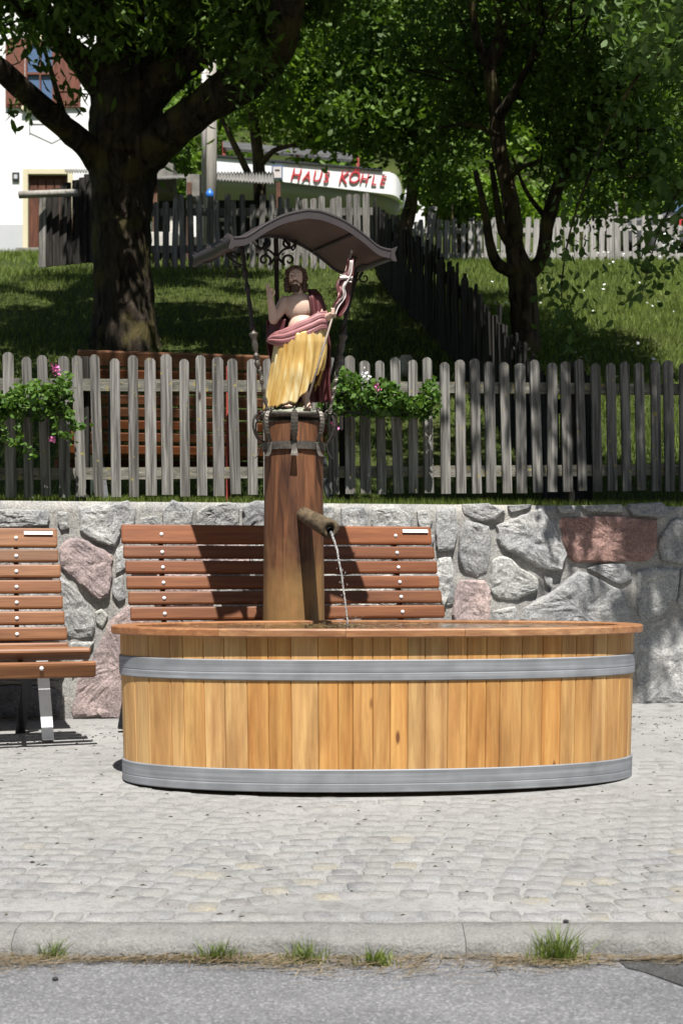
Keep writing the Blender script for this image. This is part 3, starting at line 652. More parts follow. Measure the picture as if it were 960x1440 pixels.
# ------------------------------------------------------------------ benches
BW = 1.80
def slat(L, hgt, th, mat, name='slat'):
    b = MB(); n = 10; r = .012; sec = []
    for (cx, cz, a0) in ((th / 2 - r, hgt / 2 - r, 0), (-th / 2 + r, hgt / 2 - r, 90), (-th / 2 + r, -hgt / 2 + r, 180), (th / 2 - r, -hgt / 2 + r, 270)):
        for a in (0, 45, 90): sec.append((cx + r * math.cos(R(a0 + a)), cz + r * math.sin(R(a0 + a))))
    P = [[(x, y * s_, z * s_) for y, z in sec] for x, s_ in ((-L / 2, .86), (-L / 2 + .008, 1), (L / 2 - .008, 1), (L / 2, .86))]
    b.grid(P, False, True); b.add(P[0], [tuple(range(12))]); b.add(P[-1], [tuple(range(12))])
    me = b.mesh(name); me.materials.append(mat); return me
def make_bench(label, loc, rz, support=None, worn=False):
    t = thing('bench', label, 'bench', loc, rz, 'slatted red-brown benches')
    wm = M['bench_wood_worn'] if worn else M['bench_wood']
    big = slat(BW, .112, .035, wm); std = slat(BW, .076, .032, wm); seat = slat(BW, .085, .034, wm)
    def put(me, y, z, tilt, nm='slat', x=0):
        o = link(nm, me, None, t, (x + random.uniform(-.004, .004), y, z)); o.rotation_euler = (tilt, 0, 0); return o
    bz = []
    lean = R(-17); top = Vector((0, .26, 1.065))
    dirn = Vector((0, -math.sin(-lean), -math.cos(lean)))
    put(big, top.y, top.z, lean); bz.append((top.y, top.z))
    p = top + dirn * .104
    for i in range(7):
        put(std, p.y, p.z, lean + R(i * .5), x=.007 * (i + 1)); bz.append((p.y, p.z)); p = p + dirn * .0885
    put(seat, -.46, .385, R(18), x=.15); put(seat, -.41, .462, R(55), x=.13)
    for i in range(3): put(seat, -.30 + i * .1, .472 - i * .012, R(92), x=.11 - .02 * i)
    bm = MB(); bm.lathe([(.011, 0), (.011, .003), (.006, .008), (.001, .009)], n=10, axis=Vector((0, -1, 0))); bolt = bm.mesh('bolt'); bolt.materials.append(M['steel'])
    for x in (-.68, .68):
        for (y, z) in bz: link('bolt', bolt, None, t, (x, y - .0185, z))
        link('bolt', bolt, None, t, (x + .1 * (1 if x > 0 else -1), -.488, .395))
        # support: flat steel following the back, legs in an inverted V
        s_ = MB(); pts = [Vector((x, top.y + .035, top.z - .02)), Vector((x, p.y + .045, p.z + .06)), Vector((x, .0, .44)), Vector((x, -.36, .43)), Vector((x, -.44, .37))]
        s_.tube(pts, 1, sec=[(-.022, -.012), (.022, -.012), (.022, .012), (-.022, .012)], smooth=False); s_.build('support_frame', support or M['dark_steel'], t)
        xl = x + .12 * (1 if x > 0 else -1)
        l = MB(); l.tube([(xl, -.10, .43), (xl + .03, -.16, .0)], 1, sec=[(-.024, -.03), (.024, -.03), (.024, .03), (-.024, .03)], smooth=False); l.box((xl + .03, -.16, .003), (.06, .07, .006)); l.build('leg', M['steel'], t)
        l = MB(); l.tube([(xl - .05, .03, .43), (xl - .10, .19, .0)], 1, sec=[(-.018, -.026), (.018, -.026), (.018, .026), (-.018, .026)], smooth=False); l.box((xl - .10, .19, .003), (.05, .06, .006)); l.build('leg', M['dark_steel'], t)
    b = MB(); b.box((BW / 2 - .10, top.y - .0195, top.z + .028), (.155, .003, .02), Matrix.Rotation(lean, 3, 'X')); b.build('name_plate', M['steel'], t, .002)
    return t
BA = R(15)
def bench_at(px_r, d_r):    # right end of backrest top
    X = (px_r - 480) / F * d_r
    c = Vector((X - math.cos(BA) * BW / 2, d_r - math.sin(BA) * BW / 2, 0)); back = Vector((-math.sin(BA), math.cos(BA), 0)) * .26
    p = c - back; return (p.x, p.y, zg(p.y) + .02)
main_b = make_bench('red-brown slatted bench behind the log post, shaded in its middle', bench_at(605, 8.22), BA)
left_b = make_bench('red-brown slatted bench cut off at the photo edge beside the pink wall stones', bench_at(80, 7.78), BA, worn=True)
b3 = make_bench('slatted bench behind the grey picket fence, seen from its back', (-.98, 10.05, tz(-1, 10) - .07), math.pi + R(12), support=M['dark_steel'])
for px_, mt_, lb_, y0_ in ((323, 'red_steel', 'thin red metal post just behind the pickets left of the log post', 515), (112, 'steel', 'grey metal post foot showing under the pickets near the left flower box', 540)):
    d_ = 9.12 / (1 - .225 * (px_ - 480) / F) + .16; t_, f_ = at(px_, y0_, d_), at(px_, 712, d_)
    b = MB(); b.box((0, 0, (t_.z - f_.z) / 2), (.045, .02, t_.z - f_.z)); o = b.build('metal_post', M[mt_], None, .003, loc=f_); tag(o, lb_, 'post')

# ------------------------------------------------------------------ wooden tub
TC = Vector((.175, 6.5, .010)); TA, TB, TYAW = 1.185, .50, R(4)
def ell(a, b_, t, e=2.15):
    c, s_ = math.cos(t), math.sin(t)
    return (a * math.copysign(abs(c) ** (2 / e), c), b_ * math.copysign(abs(s_) ** (2 / e), s_))
NT = 2000
ts = [2 * math.pi * i / NT for i in range(NT + 1)]
def ring_tab(a, b_):
    P = [ell(a, b_, t) for t in ts]; L = [0]
    for p, q in zip(P, P[1:]): L.append(L[-1] + math.hypot(q[0] - p[0], q[1] - p[1]))
    return P, np.array(L)
RP, RL = ring_tab(TA, TB); PER = RL[-1]
def on_ring(s_, da=0, scale=1):
    """point on the ellipse at arc length s_, pushed outward by da"""
    s_ = s_ % PER; i = int(np.searchsorted(RL, s_)); i = min(max(i, 1), NT); t = (s_ - RL[i - 1]) / max(1e-9, RL[i] - RL[i - 1])
    x = lerp(RP[i - 1][0], RP[i][0], t); y = lerp(RP[i - 1][1], RP[i][1], t)
    i0, i1 = (i - 4) % NT, (i + 4) % NT; tx, ty = RP[i1][0] - RP[i0][0], RP[i1][1] - RP[i0][1]; L = math.hypot(tx, ty) or 1
    return Vector((x * scale + ty / L * da, y * scale - tx / L * da, 0))
tub = thing('fountain_tub', 'long oval larch trough with two grey metal bands, full of water', 'trough', TC, TYAW)
ZR = .665
tap = lambda z: .988 + .017 * z / .7
s_ = 0; widths = []
while s_ < PER - .06:
    w_ = random.choice((.062, .085, .092, .10, .115, .098, .075)); widths.append(w_); s_ += w_
kf = PER / sum(widths); widths = [w_ * kf for w_ in widths]; s_ = 0
for w_ in widths:
    n = 4; b = MB(); P = []
    for z in (.012, .3, ZR):
        out = []
        for i in range(n + 1):
            f_ = i / n; u = s_ + .0006 + (w_ - .0012) * f_
            out.append(on_ring(u, -.003 if i in (0, n) else 0, tap(z)) + Vector((0, 0, z)))
            if i == 0: out.append(on_ring(u + .003, 0, tap(z)) + Vector((0, 0, z)))
            if i == n - 1: out.append(on_ring(s_ + w_ - .004, 0, tap(z)) + Vector((0, 0, z)))
        inn = [on_ring(s_ + .0006 + (w_ - .0012) * (1 - i / n), -.042, tap(z)) + Vector((0, 0, z)) for i in range(n + 1)]
        P.append(out + inn)
    b.grid(P, False, True); b.add(P[0], [tuple(range(len(P[0])))]); b.add(P[-1], [tuple(range(len(P[0])))])
    b.build('stave', M['tub_wood'], tub); s_ += w_
for z0, z1 in ((.478, .568), (.0, .098)):
    b = MB(); n = 240; P = []
    for i in range(n):
        u = PER * i / n; rows = []
        for da, z in ((.0045, z0), (.008, z0 + .004), (.0078, (z0 * 2 + z1) / 3), (.0066, (z0 * 2 + z1) / 3 + .004), (.0078, (z0 * 2 + z1) / 3 + .008), (.0078, z1 - .016), (.0086, z1 - .004), (.0045, z1), (.0005, z1), (.0005, z0)):
            rows.append(on_ring(u, da, tap(z)) + Vector((0, 0, z)))
        P.append(rows)
    P.append(P[0]); b.grid(P, False, True); b.build('metal_band', M['galv'], tub)
b = MB(); b.add([on_ring(PER * i / 100, -.03, .985) + Vector((0, 0, .05)) for i in range(100)], [tuple(range(100))]); b.build('bottom_board', M['log'], tub)
NR = 10; joints = [PER * (i + random.uniform(-.25, .25)) / NR + .15 for i in range(NR)]
for i in range(NR):
    s0, s1 = joints[i], joints[(i + 1) % NR] + (PER if i == NR - 1 else 0); n = max(6, int((s1 - s0) / .03)); P = []
    for k_ in range(n + 1):
        u = s0 + .0008 + (s1 - s0 - .0016) * k_ / n
        P.append([on_ring(u, da) + Vector((0, 0, z)) for da, z in ((.040, ZR), (.045, ZR + .005), (.045, ZR + .030), (.041, ZR + .035), (-.058, ZR + .035), (-.063, ZR + .031), (-.063, ZR))])
    b = MB(); b.grid(P, False, True); b.add(P[0], [tuple(range(7))]); b.add(P[-1], [tuple(range(7))]); b.build('rim_board', M['rim_wood'], tub)
# water: closed volume to the bottom
b = MB(); P = []; HIT = Vector((.03 - TC.x, 6.56 - TC.y, 0))
WZ = .690
for k_ in range(27):
    f_ = 1 - (k_ / 26) ** 1.0
    row = []
    for i in range(140):
        p = on_ring(PER * i / 140, -.0632); p = HIT.lerp(p, f_) if f_ < 1 else p
        r_ = (p - HIT).length; z = WZ + (.005 * math.exp(-r_ * 5) * math.cos(r_ * 75) + .0015 * noise.noise(p * 14)) * (1 if f_ < .98 else 0)
        row.append(p + Vector((0, 0, z)))
    P.append(row)
b.grid([[p - Vector((0, 0, p.z - .06)) for p in P[0]]] + P, True, True); b.build('water', M['water'], tub)
flecks = np.zeros((420, 4, 3))
for i in range(420):
    t_ = random.uniform(0, 6.283); q = random.random() ** .5; c = Vector((*ell(TA * .9 * q, TB * .82 * q, t_), WZ + .007)); a = random.uniform(0, 6.28); s_ = random.uniform(.003, .008)
    for k_ in range(4):
        flecks[i, k_] = (c.x + math.cos(a + k_ * 1.571) * s_, c.y + math.sin(a + k_ * 1.571) * s_ * .6, c.z + random.uniform(0, .002))
o = big_mesh('floating_petals', flecks, 4, M['straw'], tub); o['kind'] = 'stuff'  # small straw-coloured flecks on the water surface

# ------------------------------------------------------------------ log post with spout
PC = Vector((-.245, 7.2, 0)); PXF = F / 7.2
post = thing('log_post', 'reddish brown upright log with short wooden spout behind the trough', 'fountain post', (PC.x, PC.y, zg(7.2)))
LT = 1.715 - zg(7.2); P = []; nn_ = 56
for i in range(31):
    z = -.03 + (LT + .03) * i / 30; row = []
    for j in range(nn_):
        a = 2 * math.pi * j / nn_; r = .163 - .013 * z / LT + .0035 * noise.noise(Vector((math.cos(a) * 2.2, math.sin(a) * 2.2, z * 1.2)))
        da = (a - (-math.pi / 2 + .16) + math.pi) % (2 * math.pi) - math.pi
        if abs(da) < .06 and z > .85: r -= .014 * (1 - abs(da) / .06)
        if abs(da - .0) < .06 and z <= .85: r -= .002
        row.append((r * math.cos(a), r * math.sin(a), z))
    P.append(row)
b = MB(); b.grid(P, True, True); b.add(P[-1], [tuple(range(nn_))]); b.build('log', M['log'], post)
tip = at(464, 744, 6.66); root = at(424, 722, 7.10); dv = (tip - root).normalized(); L0 = (tip - root).length
b = MB(); P = []; q = dv.to_track_quat('Y', 'Z').to_matrix()
for i, y in enumerate([-.04, 0, .1, .2, .3, L0 - .02, L0, L0]):
    rr = .034 + .0 * i; rr = .037 + .010 * y / L0 if i < 7 else .02
    P.append([q @ Vector((rr * (1 + .05 * noise.noise(Vector((math.cos(j) * 2, j, y * 6)))) * math.cos(2 * math.pi * j / 18), y, rr * math.sin(2 * math.pi * j / 18))) for j in range(18)])
P.append([q @ Vector((.018 * math.cos(2 * math.pi * j / 18), L0 - .07, .018 * math.sin(2 * math.pi * j / 18))) for j in range(18)])
b.grid(P, True, True); b.add(P[-1], [tuple(range(18))])
sp = b.build('spout', M['spout'], post, loc=root - post.location); sp.data.polygons.foreach_set('use_smooth', [True] * len(sp.data.polygons))
b = MB(); b.tube([q @ Vector((0, L0 - .05, -.004)), q @ Vector((0, L0 + .008, -.006))], .0155, 12, False); b.build('pipe', M['dark_steel'], sp)
# stream of water
b = MB(); P = []; hx = Vector((.03, 6.56, .701)); st = tip + dv * .005 + Vector((0, 0, -.012)); n = 40
vz = (hx.z - st.z)
pts = []; rads = []
for i in range(n + 1):
    t = i / n; x = lerp(st.x, hx.x, t); y = lerp(st.y, hx.y, t); z = st.z + vz * (t * .25 + t * t * .75)
    pts.append(Vector((x + .0035 * noise.noise(Vector((t * 9, 0, 0))), y, z))); rads.append((.0060 - .0025 * t) * (1 + .45 * noise.noise(Vector((t * 26, 7, 1)))))
b.tube(pts, rads, 8); b2 = b
for i in range(16):
    t = random.uniform(.5, 1); p = Vector((lerp(st.x, hx.x, t), lerp(st.y, hx.y, t), st.z + vz * (t * .25 + t * t * .75))) + Vector((random.uniform(-.02, .02), random.uniform(-.02, .02), 0))
    b.lathe([(.0006, -.003), (.0026, 0), (.0006, .004)], p, 6)
for i in range(26):
    a = random.uniform(0, 6.28); rr = random.uniform(.01, .08); b.lathe([(.0006, -.002), (.003, 0), (.0006, .002)], hx + Vector((rr * math.cos(a), rr * math.sin(a), random.uniform(.0, .045))), 6)
tag(b.build('water_stream', M['stream']), 'thin stream of water falling from the wooden spout into the trough', 'water stream')

# ------------------------------------------------------------------ wrought iron crown, rods and canopy
PZ = at(0, 584, 7.2).z
can = thing('iron_canopy', 'curved brown metal canopy on wrought iron rods over the statue', 'canopy', (PC.x, PC.y, PZ))
b = MB(); n = 8; prof = [(.15, -.022), (.165, -.02), (.172, -.008), (.172, .004), (.16, .006)]
b.lathe(prof, n=48); b.build('base_plate', M['iron_bright'], can)
b = MB(); P = []
for i in range(48):
    a = 2 * math.pi * i / 48; P.append([(r * math.cos(a), r * math.sin(a), z) for r, z in ((.158, -.185), (.1635, -.185), (.1635, -.145), (.158, -.145))])
P.append(P[0]); b.grid(P, False, True); b.build('ring', M['iron_bright'], can)
prof = smooth_path([(.150, .004), (.182, .010), (.203, -.012), (.209, -.055), (.198, -.10), (.178, -.135), (.167, -.155)], 5)
tail = smooth_path([(.166, -.150), (.172, -.178), (.182, -.205), (.20, -.222)], 4)
for k_ in range(8):
    a = R(-90 + 3 + k_ * 45); ur = Vector((math.cos(a), math.sin(a), 0)); ut = Vector((-math.sin(a), math.cos(a), 0))
    b = MB(); P = []
    for i, (r, z) in enumerate(prof):
        t = i / (len(prof) - 1); wd_ = .005 + .014 * math.sin(math.pi * min(1, max(0, (t - .12) / .8))) ** .7 if t < .95 else .010; rib = .002 * (i % 2)
        c = ur * r + Vector((0, 0, z)); P.append([c - ut * wd_ * (1 if i % 2 else .9) - ur * .007, c - ut * wd_ * .5 + ur * (rib - .002), c + ur * .005, c + ut * wd_ * .5 + ur * (rib - .002), c + ut * wd_ * (1 if i % 2 else .9) - ur * .007, c - ur * .003])
    b.grid(P, False, True); b.add(P[0], [tuple(range(6))]); b.add(P[-1], [tuple(range(6))])
    P = []
    for i, (r, z) in enumerate(tail):
        t = i / (len(tail) - 1); wd_ = .008 + .012 * t; c = ur * r + Vector((0, 0, z)); P.append([c - ut * wd_, c + ur * .004, c + ut * wd_, c - ur * .003])
    b.grid(P, False, True); b.add(P[0], [(0, 1, 2, 3)]); b.add(P[-1], [(0, 1, 2, 3)])
    cc = ur * .172 + Vector((0, 0, .012)); b.tube([cc + (ur * math.cos(q_) + Vector((0, 0, 1)) * math.sin(q_)) * (.016 - .0014 * q_) for q_ in [i * .6 for i in range(14)][::-1]] if False else [cc + (ur * math.cos(i * .7) + Vector((0, 0, math.sin(i * .7)))) * (.015 - .0011 * i) for i in range(11)], .0042, 6)
    b.build('leaf_bracket', M['iron_bright'], can)
def lc(px, py, dy=0):     # canopy-local point from photo position, dy metres behind the post centre
    p = at(px, py, 7.2 + dy); return p - Vector((PC.x, PC.y, PZ))
CY = R(22)
# canopy roof: ogee arch extruded along depth
cw, cd = .400, .225          # half width, half depth
cprof = smooth_path([(-1.0, -.175), (-.93, -.172), (-.82, -.155), (-.62, -.085), (-.38, -.018), (-.12, .022), (.0, .026), (.12, .022), (.38, -.018), (.62, -.085), (.82, -.155), (.93, -.172), (1.0, -.175)], 4)
ctop = at(415, 296, 6.96).z - PZ - .040
cc = Vector((.0, -.045, ctop))
ux = Vector((math.cos(R(19)), math.sin(R(19)), 0)); uy = Vector((-math.sin(R(28)), math.cos(R(28)), 0))
def cpt(u, v, dz=0):       # u index in profile (float tuple), v -1 front .. 1 back
    x, z = u; fl = .025 * max(0, abs(v) - .8) / .2
    return cc + ux * x * cw * (1 + .02 * abs(v)) + uy * v * cd + Vector((0, 0, z * .82 + dz))
b = MB(); P = []
vs_ = [-1, -.9, -.5, 0, .5, .9, 1]
for u in cprof: P.append([cpt(u, v, .012 + .014 * (1 - abs(v)) ** .5) for v in vs_])
b.grid(P); o = b.build('roof_sheet', M['canopy'], can, solid=.004)
b = MB(); b.grid([[cpt(u, v, -.012) for v in (-.97, -.5, 0, .5, .97)] for u in cprof]); b.build('roof_lining', M['canopy_under'], can, solid=.003)
for v, nm in ((-1, 'fascia'), (1, 'fascia')):
    P = []
    for u in cprof:
        hx = .5 * (1 + .0 * abs(u[0])); P.append([cpt(u, v * 1.01, -.026), cpt(u, v * 1.022, -.026), cpt(u, v * 1.02, .008), cpt(u, v * 1.04, .014), cpt(u, v * 1.035, .022), cpt(u, v * .99, .024), cpt(u, v * 1.0, -.02)])
    b = MB(); b.grid(P, False, True); b.add(P[0], [tuple(range(7))]); b.add(P[-1], [tuple(range(7))]); b.build(nm, M['canopy'], can)
for sgn in (-1, 1):
    u = cprof[0] if sgn < 0 else cprof[-1]; P = []
    for v in np.linspace(-1.05, 1.05, 9):
        e = .012 * (abs(v) > .9); c = cpt(u, v) ; P.append([c + ux * sgn * .012 + Vector((0, 0, -.03 - e)), c + ux * sgn * .03 + Vector((0, 0, -.028 - e)), c + ux * sgn * .018 + Vector((0, 0, 0)), c + ux * sgn * .034 + Vector((0, 0, .024 + e)), c + ux * sgn * .005 + Vector((0, 0, .022)), c + ux * sgn * -.005 + Vector((0, 0, -.025))])
    b = MB(); b.grid(P, True, True); b.add(P[0], [tuple(range(6))]); b.add(P[-1], [tuple(range(6))]); b.build('fascia', M['canopy'], can)
for u_i in (16, 34):
    b = MB(); u = cprof[u_i]; b.tube([cpt(u, -.95, -.022), cpt(u, .95, -.022)], .009, 6); b.build('rafter', M['iron'], can)
# rods
def rod(name, A, Bt, C_, split=.42):
    """A base, Bt baluster middle, C_ top"""
    b = MB(); A, Bt, C_ = Vector(A), Vector(Bt), Vector(C_); sq = [(1, 1), (-1, 1), (-1, -1), (1, -1)]
    n = 36; b.tube([A.lerp(Bt, i / n) for i in range(n + 1)], [.0075 + .0015 * math.sin(i * 1.1) for i in range(n + 1)], sec=sq, twist=.33, smooth=False)
    b.build(name, M['iron_bright'], can)
    b = MB(); n = 40; b.tube([Bt.lerp(C_, i / n) for i in range(n + 1)], [.009 + .002 * math.sin(i * .9) for i in range(n + 1)], sec=sq, twist=.30, smooth=False); b.build(name, M['iron'], can)
    ax = (C_ - Bt).normalized(); b = MB()
    pr = [(.007, -.10), (.012, -.09), (.017, -.075), (.010, -.062), (.008, -.055), (.017, -.045), (.018, -.035), (.010, -.026), (.009, -.018), (.014, -.005), (.017, .02), (.013, .045), (.020, .062), (.024, .07), (.022, .078), (.011, .084), (.008, .1)]
    b.lathe(pr, Bt, 14, axis=ax); b.build('baluster', M['iron_bright'], can)
rod('rod', lc(377, 582, -.08), lc(359, 490, -.12), lc(340, 345, -.15))
rod('rod', lc(463, 582, -.02), lc(480, 492, .0), lc(498, 358, .03))
b = MB(); b.tube([lc(392, 582, .16), lc(390, 460, .17), lc(388, 330, .17)], [.012, .012, .012], sec=[(1, 1), (-1, 1), (-1, -1), (1, -1)], smooth=False); b.build('rod', M['iron'], can)
b = MB(); b.tube([lc(455, 582, .16), lc(480, 470, .2), lc(505, 372, .22)], [.009] * 3, sec=[(1, 1), (-1, 1), (-1, -1), (1, -1)], smooth=False); b.build('rod', M['iron'], can)
def scroll(cx, cy, r0, a0, turns, sgn, lead, dy, name='scroll', rad=.0066):
    """spiral in photo pixels around (cx,cy) ending outward, then lead points"""
    pts = []
    n = 26
    for i in range(n + 1):
        t = i / n; a = a0 + sgn * turns * 2 * math.pi * (1 - t); r = r0 * (.18 + .82 * t ** .8); pts.append((cx + r * math.cos(a), cy - r * math.sin(a)))
    pts += lead
    sm = smooth_path(pts, 2); b = MB(); b.tube([lc(p[0], p[1], dy) for p in sm], [rad * (.7 + .3 * min(1, i / 20)) for i in range(len(sm))], 7); b.build(name, M['iron'], can)
hub = (389, 361)
scroll(372, 366, 9, R(-50), 1.1, 1, [(384, 366), (389, 361)], .17); scroll(406, 366, 9, R(230), 1.1, -1, [(394, 366), (389, 361)], .17)
scroll(374, 343, 6, R(60), 1.0, -1, [(366, 352), (358, 342), (353, 335)], .17) ; scroll(404, 343, 6, R(120), 1.0, 1, [(412, 352), (416, 342), (418, 333)], .17)
b = MB(); b.tube([lc(*p, .17) for p in smooth_path([(355, 336), (365, 348), (378, 352), (386, 359), (389, 361)], 5)], .006, 7); b.tube([lc(*p, .17) for p in smooth_path([(417, 336), (411, 347), (399, 351), (392, 358), (389, 361)], 5)], .006, 7)
b.lathe([(.004, -.014), (.014, -.006), (.014, .006), (.004, .014)], lc(389, 361, .16), 10, axis=Vector((0, 1, 0))); b.build('scroll', M['iron'], can)
scroll(328, 358, 5, R(-60), 1.0, 1, [(320, 356), (316, 351)], -.05, rad=.005); scroll(325, 383, 9, R(60), 1.0, -1, [(334, 376), (342, 372)], -.05, rad=.005)
b = MB(); b.tube([lc(*p, -.05) for p in smooth_path([(316, 350), (322, 362), (333, 370), (343, 374)], 5)], .0055, 7); b.build('scroll', M['iron'], can)
scroll(512, 391, 8, R(100), 1.1, 1, [(500, 397), (497, 386)], .08, rad=.005)
b = MB(); b.tube([lc(*p, .08) for p in smooth_path([(497, 388), (503, 376), (516, 371), (530, 362)], 5)], .0055, 7); b.build('scroll', M['iron'], can)
scroll(366, 588, 7, R(60), .9, 1, [(360, 596), (362, 612), (372, 622)], -.02, rad=.005); scroll(468, 588, 7, R(120), .9, -1, [(473, 596), (471, 612), (457, 624)], .02, rad=.005)

# ------------------------------------------------------------------ statue
ST_Z = PZ + .006
stat = thing('statue', 'carved bearded figure in gold skirt and rose cloak raising one hand under the canopy', 'statue', (PC.x, PC.y - .01, ST_Z))
def sp_(px, py, y=0):
    d = 7.19 + y; p = at(px, py, d); return Vector((p.x - PC.x, y, p.z - ST_Z))
b = MB()   # mound
P = []
for i in range(7):
    t = i / 6; row = []
    for j in range(26):
        a = 2 * math.pi * j / 26; r = .145 * (1 - t ** 2.2 * .75) * (1 + .10 * noise.noise(Vector((math.cos(a) * 1.7, math.sin(a) * 1.7, t * 2)))); row.append((r * math.cos(a), r * math.sin(a) * .8, t * .035 + .008 * noise.noise(Vector((math.cos(a) * 3, math.sin(a) * 3, t)))))
    P.append(row)
b.grid(P, True, True); b.add(P[-1], [tuple(range(26))]); b.build('mound', M['mound'], stat)
body = MB()
def cap(a, c, r0, r1, n=14, mb=None):
    a, c = Vector(a), Vector(c); L = (c - a); t = L.normalized(); pts, rr = [], []
    for k_ in range(5): f_ = -math.cos(math.pi / 2 * k_ / 4); pts.append(a + t * r0 * f_); rr.append(max(r0 * .08, r0 * math.sin(math.pi / 2 * k_ / 4)))
    for k_ in range(1, 5): pts.append(a + L * k_ / 5); rr.append(lerp(r0, r1, k_ / 5))
    for k_ in range(5): f_ = math.sin(math.pi / 2 * k_ / 4); pts.append(c + t * r1 * f_); rr.append(max(r1 * .08, r1 * math.cos(math.pi / 2 * k_ / 4)))
    (mb or body).tube(pts, rr, n)
def ellips(c, r, rot=None, mb=None, n=18):
    P = []
    for i in range(n + 1):
        th = math.pi * i / n; th = min(max(th, .03), math.pi - .03); P.append([Vector(c) + (rot or Matrix.Identity(3)) @ Vector((r[0] * math.sin(th) * math.cos(2 * math.pi * j / n), r[1] * math.sin(th) * math.sin(2 * math.pi * j / n), r[2] * math.cos(th))) for j in range(n)])
    m = mb or body; m.grid(P, True, True); m.add(P[0], [tuple(range(n))]); m.add(P[-1], [tuple(range(n))])
ellips(sp_(421, 432, -.015), (.083, .052, .075)); ellips(sp_(424, 462, -.018), (.072, .052, .085)); ellips(sp_(424, 490, -.005), (.085, .06, .07))
ellips(sp_(411, 430, -.036), (.034, .018, .028)); ellips(sp_(430, 431, -.036), (.034, .018, .028))
cap(sp_(420, 418, -.01), sp_(419, 402, -.02), .03, .026)                       # neck
hc = sp_(416, 391, -.03)
ellips(hc, (.040, .047, .056)); ellips(hc + Vector((-.002, -.012, -.03)), (.028, .032, .03))
cap(hc + Vector((-.003, -.046, .010)), hc + Vector((-.003, -.057, -.012)), .005, .009)    # nose
ellips(hc + Vector((-.018, -.040, .014)), (.012, .008, .005)); ellips(hc + Vector((.013, -.040, .014)), (.012, .008, .005))   # brows
ellips(hc + Vector((-.020, -.036, -.012)), (.012, .010, .010)); ellips(hc + Vector((.015, -.036, -.012)), (.012, .010, .010))  # cheeks
sh = sp_(401, 425, -.01); el = sp_(385, 449, -.045); wr = sp_(380, 421, -.08)
cap(sh, el, .034, .025); cap(el, wr, .026, .016)
pal = wr + Vector((-.002, -.004, .022)); ellips(pal, (.016, .010, .024))
for k_, (dx, ln, cv) in enumerate(((-.012, .036, 0), (-.004, .042, 0), (.004, .026, .7), (.011, .022, .8))):
    a = pal + Vector((dx, -.002, .017)); m = a + Vector((dx * .25, -.014 * cv, ln * .55)); e = m + Vector((dx * .1, -.016 * cv - .002, ln * .5 * (1 - 1.5 * cv)))
    cap(a, m, .0047, .0043, 8); cap(m, e, .0043, .0036, 8)
a = pal + Vector((.012, -.004, -.006)); m = a + Vector((.012, -.008, .012)); cap(a, m, .006, .005, 8); cap(m, m + Vector((-.001, -.006, .015)), .005, .004, 8)
sh2 = sp_(441, 428, .0); el2 = sp_(452, 452, -.03); wr2 = sp_(465, 443, -.095)
cap(sh2, el2, .034, .027); cap(el2, wr2, .026, .016)
pal2 = wr2 + Vector((.012, -.014, .003)); ellips(pal2, (.020, .016, .014))
stf_a, stf_b = sp_(429, 574, -.150), sp_(494, 354, -.095)
def on_staff(py): t = (571 - py) / (571 - 352); return stf_a.lerp(stf_b, t)
sfp = on_staff(437)
for k_ in range(4):
    z = .012 - k_ * .0085; a = pal2 + Vector((.010, -.008, z)); m = on_staff(437) + Vector((.008, -.012 + .001 * k_, z + .004)); e = on_staff(437) + Vector((-.009, -.015, z + .001))
    cap(a, m, .0052, .0046, 8); cap(m, e, .0046, .004, 8)
a = pal2 + Vector((-.004, -.008, .010)); cap(a, on_staff(437) + Vector((-.010, -.006, .018)), .006, .0048, 8)
for s_, (fx, fy, yy) in ((-1, (406, 571, -.075)), (1, (432, 573, -.085))):     # legs and feet
    f_ = sp_(fx, fy - 1, yy); cap(sp_(418 + s_ * 6, 500, .0), sp_(416 + s_ * 9, 540, .0), .045, .026); cap(sp_(416 + s_ * 9, 540, .0), f_ + Vector((0, .05, .01)), .024, .017)
    cap(f_ + Vector((0, .04, .004)), f_ + Vector((s_ * .004, -.012, -.002)), .018, .016)
    for k_ in range(5): t0 = f_ + Vector((-.016 + .008 * k_, -.020, -.006)); cap(t0, t0 + Vector((s_ * .002, -.016 + .002 * abs(k_ - 1.5), -.001)), .0055, .0045, 8)
o = body.build('body', M['skin'], stat)
rm = o.modifiers.new('remesh', 'REMESH'); rm.mode = 'VOXEL'; rm.voxel_size = .0022; rm.use_smooth_shade = True
smm = o.modifiers.new('smooth', 'SMOOTH'); smm.iterations = 3; smm.factor = .5; bake(o)
h = MB()   # hair: curls round the head, parted, and beard
for (c, r) in ((hc + Vector((0, .014, .012)), (.047, .046, .056)), (hc + Vector((0, .010, .045)), (.036, .040, .020))): ellips(c, r, mb=h)
rnd = random.Random(3)
for k_ in range(60):
    a = rnd.uniform(-.25, math.pi + .25); zz = rnd.uniform(-.07, .045); rr = .046 - max(0, zz) * .3 + .004 * rnd.random()
    c = hc + Vector((rr * math.cos(a) * 1.08, rr * math.sin(a) * .9 + .004, zz)); ellips(c, (.012, .012, .013), mb=h, n=6)
for sx in (-1, 1):
    for k_ in range(7): ellips(hc + Vector((sx * (.042 + .004 * math.sin(k_ * 2)), -.012, .034 - k_ * .015)), (.012, .014, .011), mb=h, n=8)
    for k_ in range(4): ellips(hc + Vector((sx * (.012 + .009 * k_), -.034 + .006 * k_, .048 - .004 * k_)), (.012, .010, .010), mb=h, n=8)
h.build('hair', M['hair'], stat)
h = MB()
for k_ in range(26):
    a = rnd.uniform(-1.2, 1.2); zz = rnd.uniform(0, 1); c = hc + Vector((.030 * math.sin(a) * (1 - .55 * zz) - .002, -.040 * math.cos(a) * 1.0 + .004, -.028 - .040 * zz)); ellips(c, (.008, .008, .012), mb=h, n=6)
